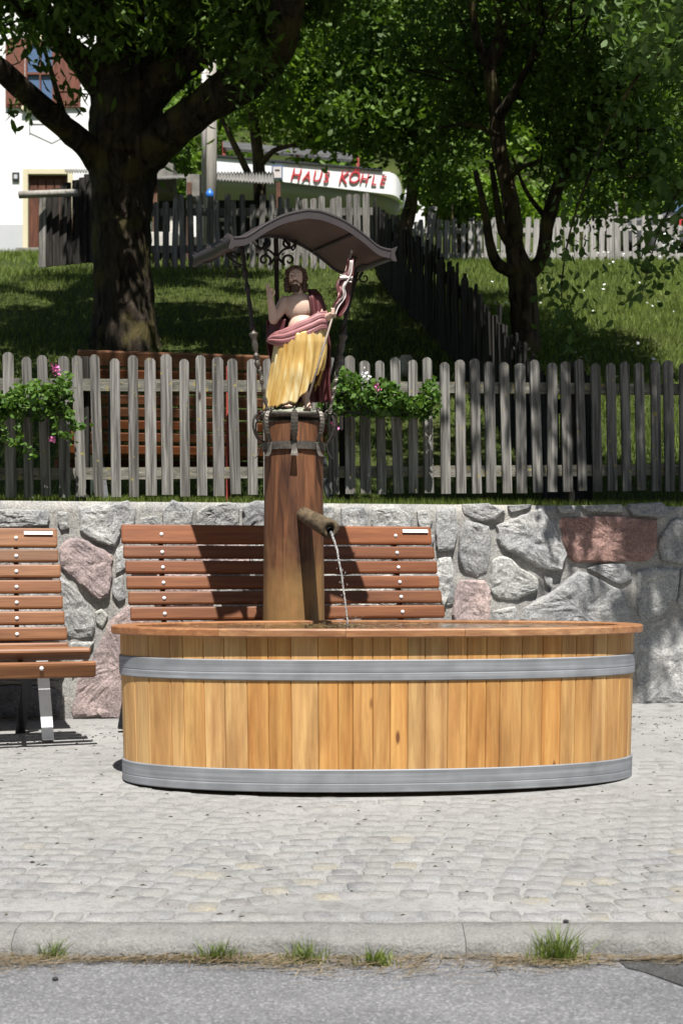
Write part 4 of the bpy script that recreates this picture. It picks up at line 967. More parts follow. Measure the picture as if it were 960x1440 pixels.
for sx in (-1, 1): cap(hc + Vector((-.002, -.051, -.021)), hc + Vector((sx * .018 - .002, -.044, -.032)), .0042, .003, 6, mb=h)
ellips(hc + Vector((-.002, -.022, -.052)), (.020, .022, .026), mb=h); h.build('beard', M['hair'], stat)
h = MB()
for sx in (-.018, .013): ellips(hc + Vector((sx - .001, -.0415, .005)), (.0058, .0035, .003), mb=h, n=8)
h.build('eyes', M['dark_steel'], stat)
# gold skirt
def skirt(z):   # returns cx, rx, ry at photo y
    tab = [(458, 424, 33, 27), (480, 423, 36, 29), (500, 420, 36, 29), (530, 415, 35.5, 29), (555, 410, 34.5, 29), (570, 407, 34, 29), (581, 405, 34, 29)]
    for (a, *A_), (c, *C_) in zip(tab, tab[1:]):
        if z <= c: t = (z - a) / (c - a); return [lerp(p, q_, t) for p, q_ in zip(A_, C_)]
    return tab[-1][1:]
P = []; nr = 40; nc = 150
for i in range(nr + 1):
    row = []; t = i / nr
    for j in range(nc):
        a = 2 * math.pi * j / nc - math.pi / 2; fx = math.cos(a)    # -pi/2 is the front
        ylow = 569 + 9 * max(0, -fx) ** 1.5 - 62 * max(0, fx - .2) ** 1.05 - 3 * (abs(math.sin(a * 3)))
        if math.sin(a) > 0: ylow = min(572, ylow + 22)
        py = lerp(467 - 9 * fx, ylow, t); cx, rx, ry = skirt(py); am = .35 + .65 * min(1, t * 1.6)
        sway = 2.2 * t * math.sin(3 * t)
        f1 = math.sin(a * 22 + 2.2 * math.sin(a * 3 + t * 1.3) + t * 1.4); f1 = (abs(f1) ** .6) * (1 if f1 > 0 else -1)
        fold = 1 + am * (.045 * f1 + .024 * math.sin(a * 43 + 3 * math.sin(2 * a) - t * 2) + .03 * math.sin(a * 7 - t * 3.2))
        knee = 3.4 * math.exp(-((py - 522) / 16) ** 2) * math.exp(-((fx + .05) / .35) ** 2) if math.sin(a) < 0 else 0
        x = cx + rx * fold * math.cos(a) + sway; y = (ry * fold * math.sin(a) - knee) / PXF
        row.append(sp_(x, py + .9 * f1 * t, y - .006))
    P.append(row)
b = MB(); b.grid(P, True, True); b.build('skirt', M['gold'], stat, solid=.005)
# cloak behind the body
P = []
for i in range(31):
    t = i / 30; row = []; py = lerp(418, 566, t)
    half = np.interp(py, [418, 430, 450, 485, 520, 566], [14, 30, 42, 45, 40, 34]); cx = np.interp(py, [418, 450, 490, 530, 566], [430, 418, 419, 425, 433])
    for j in range(61):
        s_ = -1 + 2 * j / 60; x = cx + half * s_; wv = .008 * math.sin(s_ * 14 + t * 3) + .004 * math.sin(s_ * 29 + 2)
        y = .058 - .060 * abs(s_) ** 2.4 + wv * (.4 + t); row.append(sp_(x + 1.2 * math.sin(t * 9 + s_ * 3), py, y))
    P.append(row)
b = MB(); b.grid(P); b.build('cloak', M['cloak_in'], stat, solid=.006)
# strip over his left shoulder
P = []
for i in range(25):
    t = i / 24; py = lerp(407, 462, t); row = []
    xl = np.interp(py, [405, 415, 440, 462], [433, 434, 438, 441]); xr = np.interp(py, [405, 415, 430, 462], [442, 452, 457, 461])
    for j in range(19):
        s_ = j / 18; y = -.062 + .085 * s_ ** 1.8 + .006 * math.sin(s_ * 16 + t * 2) - .008 * math.sin(t * math.pi) + (.05 * max(0, .18 - t) / .18); row.append(sp_(lerp(xl, xr, s_), py, y))
    P.append(row)
b = MB(); b.grid(P); b.build('shoulder_cloth', M['cloak_in'], stat, solid=.006)
# sash across the waist: upper and lower edges traced, bulging forward with raised folds
up = smooth_path([(458, 438), (448, 439), (437, 445), (422, 452), (408, 459), (397, 464), (385, 468), (375, 476)], 6)
lo = smooth_path([(462, 462), (452, 463), (442, 469), (430, 475), (414, 482), (397, 486), (384, 484), (374, 479)], 6)
P = []
for i in range(len(up)):
    t = i / (len(up) - 1); row = []
    for j in range(23):
        s_ = j / 22; x = lerp(up[i][0], lo[i][0], s_); y_ = lerp(up[i][1], lo[i][1], s_); cxn = (x - 422) / 46
        base = -.085 * math.sqrt(max(.0, 1 - min(1, cxn * cxn) * .92)) - .012
        f1 = math.sin(s_ * 19 + t * 5); row.append(sp_(x, y_, base - .010 * math.sin(math.pi * s_) + .004 * f1 * math.sin(math.pi * s_) - .002 * math.sin(s_ * 41 + t * 9)))
    P.append(row)
b = MB(); b.grid(P); b.build('sash', M['cloak'], stat, solid=.008)
b = MB()
for pts in ([(459, 437, -.05), (459, 449, -.075), (457, 461, -.075)], [(453, 437, -.06), (452, 449, -.085), (450, 461, -.083)], [(447, 438, -.065), (446, 450, -.088), (445, 464, -.083)], [(392, 468, -.085), (408, 461, -.096), (426, 452, -.098), (446, 441, -.085)], [(388, 481, -.08), (410, 476, -.100), (430, 467, -.102), (447, 454, -.088)]):
    q_ = smooth_path(pts, 6); b.tube([sp_(*p) for p in q_], [.003 + .0022 * math.sin(math.pi * i / (len(q_) - 1)) for i in range(len(q_))], 8)
b.build('sash_folds', M['cloak'], stat)
# hanging end on the left hip
P = []
for i in range(20):
    t = i / 19; row = []; py = lerp(449, 484, t)
    for j in range(15): s_ = j / 14; x = lerp(np.interp(py, [449, 470, 484], [380, 374, 377]), np.interp(py, [449, 470, 484], [402, 398, 390]), s_); row.append(sp_(x, py, -.012 - .045 * s_ + .006 * math.sin(s_ * 12)))
    P.append(row)
b = MB(); b.grid(P); b.build('cloak_fold', M['cloak_in'], stat, solid=.006)
# banner on its staff
ban = thing('banner', 'dark red banner with white cross on the pale staff in the statue hand', 'banner', stat.location)
b = MB(); b.tube([stf_a, stf_a.lerp(stf_b, .5) + Vector((.002, 0, 0)), stf_b], [.0058, .0055, .005], 10); b.lathe([(.002, -.01), (.008, 0), (.002, .014)], stf_b, 8); b.build('staff', M['staff'], ban)
def banner_strip(L, Rr, y, mat, name, ff=0, n=22, m=9, th=.003):
    L, Rr = smooth_path(L, 5), smooth_path(Rr, 5); P = []
    for i in range(len(L)):
        t = i / (len(L) - 1); P.append([sp_(lerp(L[i][0], Rr[i][0], j / m), lerp(L[i][1], Rr[i][1], j / m), y + .012 * math.sin(t * 8 + 3 * j / m) + .01 * math.sin(4 * j / m)) for j in range(m + 1)])
    b = MB(); b.grid(P); b.build(name, mat, ban, solid=th)
banner_strip([(489, 364), (486, 380), (477, 390), (472, 402), (476, 420), (467, 434), (469, 444)], [(497, 364), (497, 380), (496, 393), (493, 408), (491, 424), (486, 436), (479, 446)], -.125, M['cloak_in'], 'cloth')
banner_strip([(492, 366), (490, 383), (485, 395), (481, 404), (482, 416), (471, 430), (468, 440)], [(496, 366), (494, 384), (489, 396), (485, 405), (486, 417), (476, 432), (472, 443)], -.134, M['white'], 'white_cross')
banner_strip([(478, 386), (477, 394)], [(496, 389), (494, 397)], -.137, M['white'], 'cross_bar')
banner_strip([(472, 402), (475, 416), (468, 430)], [(479, 403), (480, 415), (472, 429)], -.137, M['cloak'], 'cloth_fold')

# ------------------------------------------------------------------ foliage
def leaves_at(C, size, n_up=.35, aspect=.55, droop=None, quad=True, rng=RNG):
    """C (n,3) centres -> rhombic leaves (n,4,3)"""
    n = len(C); nrm = rng.normal(size=(n, 3)); nrm[:, 2] = np.abs(nrm[:, 2]) + n_up; nrm /= np.linalg.norm(nrm, axis=1)[:, None]
    t = rng.normal(size=(n, 3));
    if droop is not None: t = t * .5 + np.array(droop)
    t -= nrm * np.sum(t * nrm, 1)[:, None]; t /= np.linalg.norm(t, axis=1)[:, None]; b_ = np.cross(nrm, t)
    s_ = (size * rng.uniform(.6, 1.3, n))[:, None]
    if not quad: return np.stack([C - t * s_ * .5, C + b_ * s_ * aspect * .5 - t * s_ * .05 - nrm * s_ * .06, C + t * s_ * .55, C - b_ * s_ * aspect * .5 - t * s_ * .05 - nrm * s_ * .06], 1)
    f = lambda u, v, z: C + t * s_ * u + b_ * s_ * aspect * v + nrm * s_ * z
    return np.stack([f(-.5, 0, 0), f(-.28, .36, -.05), f(.12, .46, -.07), f(.56, 0, .0), f(.12, -.46, -.07), f(-.28, -.36, -.05)], 1)
def clumps(blobs, ncl, per, spread, rng=RNG, shell=.55):
    """cluster centres biased to the blob shells, then leaves around them"""
    w = np.array([b_[1][0] * b_[1][1] * b_[1][2] for b_ in blobs]); w = w / w.sum(); idx = rng.choice(len(blobs), ncl, p=w)
    d = rng.normal(size=(ncl, 3)); d /= np.linalg.norm(d, axis=1)[:, None]; r = rng.uniform(shell ** 3, 1, ncl) ** (1 / 3)
    cen = np.array([blobs[i][0] for i in idx]); rad = np.array([blobs[i][1] for i in idx]); C = cen + d * r[:, None] * rad
    L = np.repeat(C, per, 0) + rng.normal(size=(ncl * per, 3)) * spread * np.repeat(rng.uniform(.5, 1.3, ncl), per)[:, None]
    return L, C
def limb(mb, path, n=12, sub=5, rough=.06):
    """path of (px, py, d, width_px)"""
    q_ = smooth_path([(*at(p[0], p[1], p[2]), p[3] / 2 / F * p[2]) for p in path], sub); pts = [Vector(p[:3]) for p in q_]; rr = [max(.004, p[3]) for p in q_]
    o0 = len(mb.v); mb.tube(pts, rr, n)
    for i in range(o0, len(mb.v)):
        v = Vector(mb.v[i]); c = pts[(i - o0) // n]; r = v - c; a = rough * (noise.noise(v * 5) + .6 * noise.noise(v * 14)) * 1.6; mb.v[i] = tuple(c + r * (1 + a))
def rebase(o, L):
    o.data.transform(Matrix.Translation(-Vector(L)))
def twigs(C, centre, rng, n, r=.006):
    mb = MB(); idx = rng.choice(len(C), n, replace=False)
    for i in idx:
        e = Vector(C[i]); s_ = e.lerp(Vector(centre), rng.uniform(.15, .4)); m = e.lerp(s_, .5) + Vector(rng.normal(size=3) * .12); mb.tube([s_, m, e], [r * 1.8, r * 1.2, r * .5], 4)
    return mb
# --- big tree on the left (trunk about 15.5 m away)
D1 = 15.5
t1 = thing('tree', 'huge dark trunked tree with thick spreading limbs beside the white house', 'tree', at(178, 492, D1))
b = MB(); limb(b, [(177, 520, D1, 110), (177, 480, D1, 98), (175, 430, D1, 86), (172, 350, D1, 82), (172, 280, D1, 84), (174, 220, D1, 98), (178, 170, D1, 102), (178, 110, D1, 98), (172, 40, D1, 70), (170, -60, D1, 60), (175, -220, D1, 40)], 22, 6, .07)
o = b.build('trunk', M['bark'], t1); rebase(o, t1.location)
L1 = [[(150, 235, D1, 50), (120, 205, D1 - .3, 36), (70, 160, D1 - .8, 34), (20, 115, D1 - 1.4, 33), (-60, 45, D1 - 2, 28), (-180, -60, D1 - 3, 16)],
 [(190, 225, D1, 70), (230, 195, D1 - .3, 58), (280, 155, D1 - .6, 52), (345, 108, D1 - 1.0, 62), (388, 66, D1 - 1.3, 56), (405, 10, D1 - 1.6, 46), (430, -80, D1 - 2.2, 26), (460, -200, D1 - 3, 12)],
 [(192, 150, D1, 66), (230, 110, D1 - .2, 56), (290, 65, D1 - .6, 44), (340, 25, D1 - 1, 26), (400, -30, D1 - 1.6, 18)],
 [(160, 140, D1, 56), (120, 90, D1 - .3, 40), (80, 50, D1 - .6, 28), (30, 10, D1 - 1, 22), (-40, -50, D1 - 1.6, 14)],
 [(200, 130, D1 + .2, 40), (235, 50, D1 + .1, 34), (262, -10, D1 - .1, 28), (300, -120, D1 - .5, 16)],
 [(352, 100, D1 - 1.0, 30), (375, 50, D1 - .9, 26), (360, 0, D1 - .9, 22), (350, -80, D1 - .9, 14)],
 [(140, 100, D1, 12), (100, 70, D1 - .4, 8), (62, 60, D1 - .9, 5)], [(90, 165, D1 - .7, 10), (75, 110, D1 - .8, 7), (60, 60, D1 - 1, 5)], [(180, 60, D1 - .3, 30), (150, 0, D1 - 1.2, 26), (110, -100, D1 - 2.4, 16)], [(300, 60, D1 - .6, 8), (330, 85, D1 - .9, 6), (350, 120, D1 - 1.2, 3)]]
for p in L1:
    b = MB(); limb(b, p, 12, 5, .08); o = b.build('limb', M['bark'], t1); rebase(o, t1.location)
rg = np.random.default_rng(5)
blobs = []
for k_ in range(52):
    d = rg.uniform(7.9, 18.2); X = rg.uniform(-4.6, 1.5) + .1 * (d - 8); z = 6.3 + (d - 8) * .42 + rg.uniform(-.2, .9)
    blobs.append(((X, d, z), (rg.uniform(.8, 1.4), rg.uniform(.7, 1.1), rg.uniform(.4, .7))))
for k_ in range(7): blobs.append(((-2.4 + k_ * .27, 8.05 + rg.uniform(-.2, .2), 6.5 + rg.uniform(-.1, .2)), (.45, .35, .25)))  # unseen leaf clumps, here and next row, added to shade the bench behind
for k_ in range(7): blobs.append(((-2.4 + k_ * .27, 8.05 + rg.uniform(-.2, .2), 6.4), (.5, .4, .3)))
for k_ in range(9): blobs.append(((rg.uniform(-3.6, -.9), rg.uniform(18.4, 19.2), rg.uniform(9.3, 9.9)), (.8, .5, .4)))  # more unseen clumps added to shade the back fence
L, C = clumps(blobs, 4700, 24, .13, rg, .2)
vis = [((-3.9, 14.2, 7.0), (.55, .6, .5)), ((-3.2, 14.6, 7.2), (.7, .8, .45)), ((-2.2, 14.9, 7.35), (.9, .8, .4)), ((-1.2, 14.6, 7.2), (.7, .8, .42)), ((-1.05, 14.4, 6.55), (.5, .4, .35)), ((-.75, 14.3, 6.75), (.35, .5, .35)), ((-3.9, 13.9, 6.2), (.4, .4, .42)), ((-2.6, 14.3, 7.3), (1.3, .8, .5)), ((-.5, 14.6, 7.2), (.8, .8, .6)), ((.0, 14.4, 7.3), (.7, .8, .4)), ((-.9, 14.2, 7.3), (.8, .5, .4))]
vis += [(tuple(at(px, py, d)), (rx, .5, rz)) for px, py, d, rx, rz in ((60, 5, 14, .6, .22), (15, 45, 13.8, .22, .2), (110, 30, 14.2, .3, .25), (130, 20, 14.2, .5, .4), (215, 40, 14.8, .4, .35), (300, 15, 14.4, .5, .3), (350, 50, 14, .4, .4), (370, 100, 13.6, .2, .3), (260, 90, 15.2, .35, .3), (300, 140, 15.4, .3, .2), (15, 135, 13.4, .1, .1), (62, 50, 14, .12, .22), (98, 95, 14.0, .1, .14), (90, 120, 14.0, .14, .12), (260, 200, 16.4, .25, .15))]
L2_, C2_ = clumps(vis, 900, 18, .12, rg, .1)
Xs, Zs = L[:, 0] - .0875 * (15.2 - L[:, 1]), L[:, 2] - (15.2 - L[:, 1]) / .507
cut = (Xs > -2.27) & (Xs < -1.97 + .06 * np.sin(Zs * 9)) & (Zs > 3.2) & (Zs < 5.9) & (rg.random(len(L)) < .93)  # leaves removed to let streaks of sun onto the trunk
L = L[~cut]
hh = (L[:, 2] - 3.15 - (L[:, 1] - 14.8) * .394) / 1.2; gx, gd = L[:, 0] - .071 * hh, L[:, 1] + .507 * hh
st = np.sin(gd * 4.4 + gx * 1.7) + .7 * np.sin(gx * 3.1 - gd * 2.3) > -.25
cut = ((gx > -2.5) & (gx < -.7) & (gd > 15.4) & (gd < 19.6) | (gx < -3.6) & (gd > 17.5)) & st & (rg.random(len(L)) < .9)  # leaves removed where patches of sun should reach the slope
L = L[~cut]
o = big_mesh('crown', leaves_at(np.concatenate([L, L2_]), .13, .2, .4, (0, 0, -.8), rng=rg), 6, M['leaf'], t1); rebase(o, t1.location)
mb = twigs(np.concatenate([C[:400], C2_]), (-2.4, 15.2, 7.5), rg, 160, .009); o = mb.build('twigs', M['bark'], t1); rebase(o, t1.location); o['kind'] = 'stuff'
# --- right tree in the meadow
D2 = 15.2
t2 = thing('tree', 'dark many-stemmed tree in the meadow right of the side fence', 'tree', at(738, 500, D2))
b = MB(); limb(b, [(738, 530, D2, 52), (738, 480, D2, 42), (737, 430, D2, 40), (733, 392, D2, 40), (724, 350, D2, 27), (720, 300, D2, 25), (712, 255, D2 + .1, 22), (702, 210, D2 + .1, 22), (697, 150, D2 + .1, 20), (688, 100, D2, 18), (705, 50, D2, 22), (710, 0, D2, 20), (715, -100, D2, 14)], 14, 5, .08); o = b.build('trunk', M['bark_light'], t2); rebase(o, t2.location)
for p in [[(728, 385, D2, 22), (700, 372, D2 - .2, 17), (688, 340, D2 - .3, 13), (682, 300, D2 - .4, 11), (668, 240, D2 - .5, 7)], [(722, 350, D2, 16), (705, 325, D2 - .2, 12), (698, 280, D2 - .2, 10), (690, 230, D2 - .2, 7)],
          [(742, 385, D2, 26), (762, 362, D2 - .1, 20), (770, 310, D2 - .2, 20), (785, 260, D2 - .3, 19), (812, 200, D2 - .4, 15), (850, 130, D2 - .6, 11), (900, 60, D2 - .8, 6)],
          [(700, 165, D2, 18), (722, 130, D2 - .2, 12), (748, 80, D2 - .4, 9), (765, 30, D2 - .5, 7), (790, -50, D2 - .7, 5)], [(690, 100, D2, 16), (672, 60, D2 - .2, 12), (664, 10, D2 - .3, 10), (650, -60, D2 - .4, 8)],
          [(712, 255, D2, 8), (735, 235, D2 - .3, 6), (760, 225, D2 - .5, 4)], [(700, 190, D2, 8), (660, 175, D2 - .3, 6), (615, 180, D2 - .6, 4)], [(790, 250, D2, 8), (840, 240, D2 - .5, 6), (900, 215, D2 - .9, 4)], [(770, 310, D2, 8), (740, 270, D2 - .5, 6), (720, 220, D2 - .8, 3)]]:
    b = MB(); limb(b, p, 10, 5, .08); o = b.build('limb', M['bark'], t2); rebase(o, t2.location)
def pb(px, py, d, rx, ry, rz):
    return (tuple(at(px, py, d)), (rx * d / F, ry, rz * d / F))
rg = np.random.default_rng(9)
bl = [pb(640, 60, 16.2, 90, .9, 70), pb(760, 60, 15.6, 90, .9, 80), pb(612, 262, 15.2, 26, .5, 22), pb(650, 170, 15.9, 60, .6, 45), pb(800, 170, 14.6, 60, .8, 80), pb(900, 130, 14.2, 80, 1.0, 100), pb(870, 260, 14.0, 70, .7, 45), pb(800, 240, 15.8, 50, .6, 34), pb(950, 240, 13.6, 50, .8, 60), pb(655, 290, 15.0, 18, .4, 12), pb(700, -120, 13.2, 190, 1.2, 70), pb(900, -110, 12.6, 150, 1.2, 80), pb(740, -40, 14.4, 150, .8, 40), pb(720, 120, 16, 70, .6, 60), pb(820, 60, 14.4, 60, .6, 60)]
L, C = clumps(bl, 1550, 28, .085, rg, .1)
o = big_mesh('crown', leaves_at(L, .070, .25, .55, (0, 0, -.5), rng=rg), 6, M['leaf'], t2); rebase(o, t2.location)
o = twigs(C, at(740, 150, D2), rg, 230, .008).build('twigs', M['bark'], t2); rebase(o, t2.location); o['kind'] = 'stuff'
# --- near tree: its trunk stands outside the frame to the right, its branches hang into view
t3 = thing('tree', 'near tree at the photo edge whose leafy branches droop over the dark fence end', 'tree', (3.9, 9.9, tz(3.9, 9.9)))
b = MB(); b.tube([(3.9, 9.9, 1.3), (3.85, 9.8, 2.6), (3.7, 9.6, 4.0), (3.5, 9.3, 5.6), (3.4, 9.2, 7.5)], [.2, .17, .15, .12, .06], 12); o = b.build('trunk', M['bark'], t3); rebase(o, t3.location)
paths = [[(3.7, 9.6, 4.0), (3.0, 9.0, 4.9), (2.3, 8.6, 5.0), (1.9, 8.4, 4.6)], [(3.6, 9.5, 4.6), (3.0, 8.2, 5.6), (2.3, 7.4, 5.7), (1.6, 7.0, 5.5)], [(3.7, 9.6, 3.9), (3.1, 9.6, 4.2), (2.6, 9.7, 4.0), (2.25, 9.8, 3.4), (2.1, 9.8, 2.9)], [(3.6, 9.5, 4.4), (2.9, 9.9, 4.9), (2.2, 10.1, 4.6), (1.75, 10.2, 3.7), (1.6, 10.2, 3.0), (1.72, 10.2, 2.65)], [(3.5, 9.3, 5.2), (3.2, 7.6, 5.9), (2.8, 6.8, 6.0), (2.2, 6.4, 5.8)]]
Ls = []
rg = np.random.default_rng(21)
for k_, p in enumerate(paths):
    q_ = smooth_path(p, 8); b = MB(); b.tube([Vector(x) for x in q_], [max(.003, lerp(.045 if k_ in (0, 1, 4) else .022, .003, (i / len(q_)) ** .6)) for i in range(len(q_))], 7); o = b.build('branch', M['bark'], t3); rebase(o, t3.location)
    for i in range(len(q_) // 3, len(q_)):
        nl = 26 if k_ in (0, 1, 4) else 13
        Ls.append(np.array(q_[i]) + rg.normal(size=(nl, 3)) * np.array([.17, .2, .15]) * (1 if k_ in (0, 1, 4) else .62))
    e = np.array(q_[-1]); e0 = np.array(q_[-2])
for (x, y, z, rx, ry, rz, n_) in ((2.35, 6.9, 5.6, .75, .7, .35, 300), (2.9, 7.4, 5.7, .7, .8, .4, 420), (1.75, 7.1, 5.45, .4, .5, .25, 110), (2.2, 9.2, 4.75, .5, .4, .3, 300), (2.55, 9.6, 4.6, .4, .5, .35, 260), (2.3, 9.9, 3.4, .25, .3, .35, 170), (2.8, 9.4, 4.1, .4, .4, .5, 380), (3.2, 9.0, 5.2, .9, 1.0, .7, 900), (3.4, 7.6, 6.2, .5, .6, .4, 1500)):
    Ls.append(np.array([x, y, z]) + rg.normal(size=(n_, 3)) * np.array([rx, ry, rz]) * .6)
rs = random.Random(4)
for _ in range(20):
    cx, cy, cz = rs.uniform(2.0, 2.95), rs.uniform(6.2, 7.0), rs.uniform(5.2, 5.9)
    Ls.append(np.array([cx, cy, cz]) + rg.normal(size=(95, 3)) * .07)
for (x0, x1, d0, d1, n_) in ((1.93, 3.4, 7.0, 9.6, 360), (.75, 1.9, 7.95, 9.6, 190)):  # unseen leaf boxes overhead, added to shade the fence end and ground behind
    for _ in range(n_):
        Ls.append(np.array([rs.uniform(x0, x1), rs.uniform(d0, d1), rs.uniform(5.9, 6.6)]) + rg.normal(size=(42, 3)) * .085)
for _ in range(34):
    px, py = rs.uniform(815, 965), rs.uniform(-10, 95); d = rs.uniform(7.3, 7.7)
    if py > 30 + (px - 815) * .45 and px < 860: continue
    Ls.append(np.array(at(px, py, d)) + rg.normal(size=(9, 3)) * .035)
L = np.concatenate(Ls)
o = big_mesh('crown', leaves_at(L, .072, .3, .62, (0, 0, -1.0), rng=rg), 6, M['leaf_near'], t3); rebase(o, t3.location)
# --- two smaller trees behind
def small_tree(label, base, trunk, limbs, bl, ncl, per, leafmat, lsize, seed, bk='bark_light'):
    rg = np.random.default_rng(seed); t = thing('tree', label, 'tree', base)
    b = MB(); limb(b, trunk, 10, 5, .08); o = b.build('trunk', M[bk], t); rebase(o, t.location)
    for p in limbs: b = MB(); limb(b, p, 8, 5, .08); o = b.build('limb', M[bk], t); rebase(o, t.location)
    L, C = clumps(bl, ncl, per, .2, rg, .3); o = big_mesh('crown', leaves_at(L, lsize, .3, .6, rng=rg), 6, leafmat, t); rebase(o, t.location); return t
D3 = 24.5
small_tree('slim forked tree just in front of the white wall end by its first letters', at(366, 330, D3), [(368, 380, D3, 18), (364, 240, D3, 18), (358, 180, D3, 15), (352, 130, D3, 12), (345, 60, D3, 9), (350, 0, D3, 6)],
    [[(350, 245, D3, 10), (330, 205, D3 - .2, 9), (318, 180, D3 - .3, 7), (300, 140, D3 - .4, 5)], [(364, 235, D3, 9), (385, 212, D3 - .2, 8), (415, 203, D3 - .4, 6), (440, 190, D3 - .5, 4)], [(357, 170, D3, 9), (380, 145, D3 - .3, 7), (405, 120, D3 - .5, 5)]],
    [pb(400, 100, 24.2, 100, 1.2, 80), pb(480, 90, 24.6, 90, 1.2, 70), pb(440, 170, 24.2, 70, 1.0, 28), pb(330, 70, 24.6, 70, 1.2, 70), pb(420, 10, 24.6, 150, 1.6, 60), pb(385, 195, 24, 25, .5, 10)], 620, 26, M['leaf_light'], .13, 31)
D4 = 22.5
small_tree('crooked pale barked tree at the curved end of the lettered wall', at(575, 350, D4), [(560, 365, D4, 26), (570, 320, D4, 22), (580, 270, D4, 18), (576, 215, D4, 15), (573, 185, D4, 11), (565, 120, D4, 7)],
    [[(572, 200, D4, 8), (558, 180, D4 - .2, 6), (530, 176, D4 - .4, 6), (490, 174, D4 - .6, 4)], [(580, 250, D4, 10), (598, 215, D4 - .2, 9), (612, 198, D4 - .3, 7), (625, 170, D4 - .4, 5)], [(574, 190, D4, 8), (590, 150, D4 - .2, 6), (600, 90, D4 - .3, 4)]],
    [pb(520, 175, 22, 75, 1.0, 32), pb(560, 130, 22.2, 90, 1.1, 50), pb(620, 210, 22, 50, .9, 45), pb(600, 250, 21.6, 30, .6, 18), pb(540, 40, 22.4, 110, 1.3, 70), pb(640, 120, 22.4, 70, 1.1, 70)], 560, 26, M['leaf'], .12, 37)
# --- wood on the hillside
rg = np.random.default_rng(41); Ls = []
for i in range(210):
    d = rg.uniform(38, 66); px = rg.uniform(-250, 1250); X = (px - 480) / F * d; r = rg.uniform(1.2, 2.6); z = tz(X, d) + rg.uniform(.8, 4.2)
    Ls.append(clumps([((X, d, z), (r, r, r * 1.1))], 46, 17, .26, rg, .6)[0])
L = np.concatenate(Ls); o = big_mesh('hillside_wood', leaves_at(L, .27, .5, .7, rng=rg, quad=False), 4, M['leaf_hill']); tag(o, 'mass of sunlit green trees covering the hillside behind the buildings', 'woodland', kind='stuff')
# bushes near the far fence
for lab, bl_, sd in (('sunlit light green bush behind the meadow fence left of the tree stems', [pb(628, 262, 27, 34, .8, 38), pb(665, 280, 27, 30, .7, 26), pb(640, 215, 28, 30, .8, 30)], 51), ('leafy green bushes along the road behind the right end of the meadow fence', [pb(790, 300, 27, 40, .8, 20), pb(720, 290, 27, 40, .8, 24), pb(860, 285, 29.5, 50, .8, 30), pb(940, 250, 33, 60, .8, 40)], 52)):
    rg = np.random.default_rng(sd); p0 = Vector(bl_[0][0]); t = thing('bush', lab, 'bush', (p0.x, p0.y, tz(p0.x, p0.y)))
    L, C = clumps(bl_, 170, 26, .16, rg, .3); o = big_mesh('foliage', leaves_at(L, .14, .5, .6, rng=rg), 6, M['leaf_light'], t); rebase(o, t.location)
    mb = MB()
    for c in C[:40]: mb.tube([Vector((c[0], c[1], tz(c[0], c[1]) - .1)), Vector(c)], [.02, .008], 5)
    o = mb.build('stems', M['bark'], t); rebase(o, t.location); o['kind'] = 'stuff'

# ------------------------------------------------------------------ grass
def blades(X, Y, Z, h, wdt, rng, mat, name, label=None, lean=.35):
    n = len(X); a = rng.uniform(0, 6.283, n); l = rng.normal(size=(n, 2)) * lean; hh = h * rng.uniform(.5, 1.4, n)
    V = np.zeros((n, 3, 3)); V[:, 0] = np.stack([X - np.cos(a) * wdt, Y - np.sin(a) * wdt, Z - .01], 1); V[:, 1] = np.stack([X + np.cos(a) * wdt, Y + np.sin(a) * wdt, Z - .01], 1)
    V[:, 2] = np.stack([X + l[:, 0] * hh, Y + l[:, 1] * hh, Z + hh], 1)
    return V
tzv = np.vectorize(tz)
def field(n, x0, x1, d0, d1, h, w_, rng, cond=None):
    d = rng.uniform(d0, d1, n); X = rng.uniform(x0, x1, n)
    if cond is not None: k = cond(X, d); X, d = X[k], d[k]
    return blades(X, d, tzv(X, d), h, w_, rng, None, None)
rg = np.random.default_rng(61)
fr = lambda X, d: (np.abs(X / d) < .27)
V = [field(30000, -2.6, 2.8, 8.6, 10.2, .05, .003, rg, lambda X, d: (d > WALL0 + WALLS * X + .36)), field(60000, -5, 5, 10.2, 21, .07, .006, rg, fr), field(46000, .6, 7, 11.5, 24.5, .09, .007, rg, lambda X, d: fr(X, d) & (X > 1.75 - (d - 9.9) * .125 + .1)), field(12000, -9, 0, 20, 34, .10, .012, rg, fr)]
o = big_mesh('grass', np.concatenate(V), 3, M['grass']); tag(o, 'green grass growing on the slope, meadow and wall top', 'grass', kind='stuff')
# meadow flowers
n = 420; d = rg.uniform(12.5, 23, n); X = rg.uniform(1.6, 6.2, n); k = (X > 1.9 - (d - 9.9) * .125 + .1); X, d = X[k], d[k]; Z = tzv(X, d) + rg.uniform(.1, .22, len(X))
o = big_mesh('meadow_flowers', leaves_at(np.stack([X, d, Z], 1), .035, 1.5, .9, rng=rg), 6, M['white_petal']); tag(o, 'tiny white flowers scattered through the sunny meadow grass', 'wild flowers', kind='stuff')
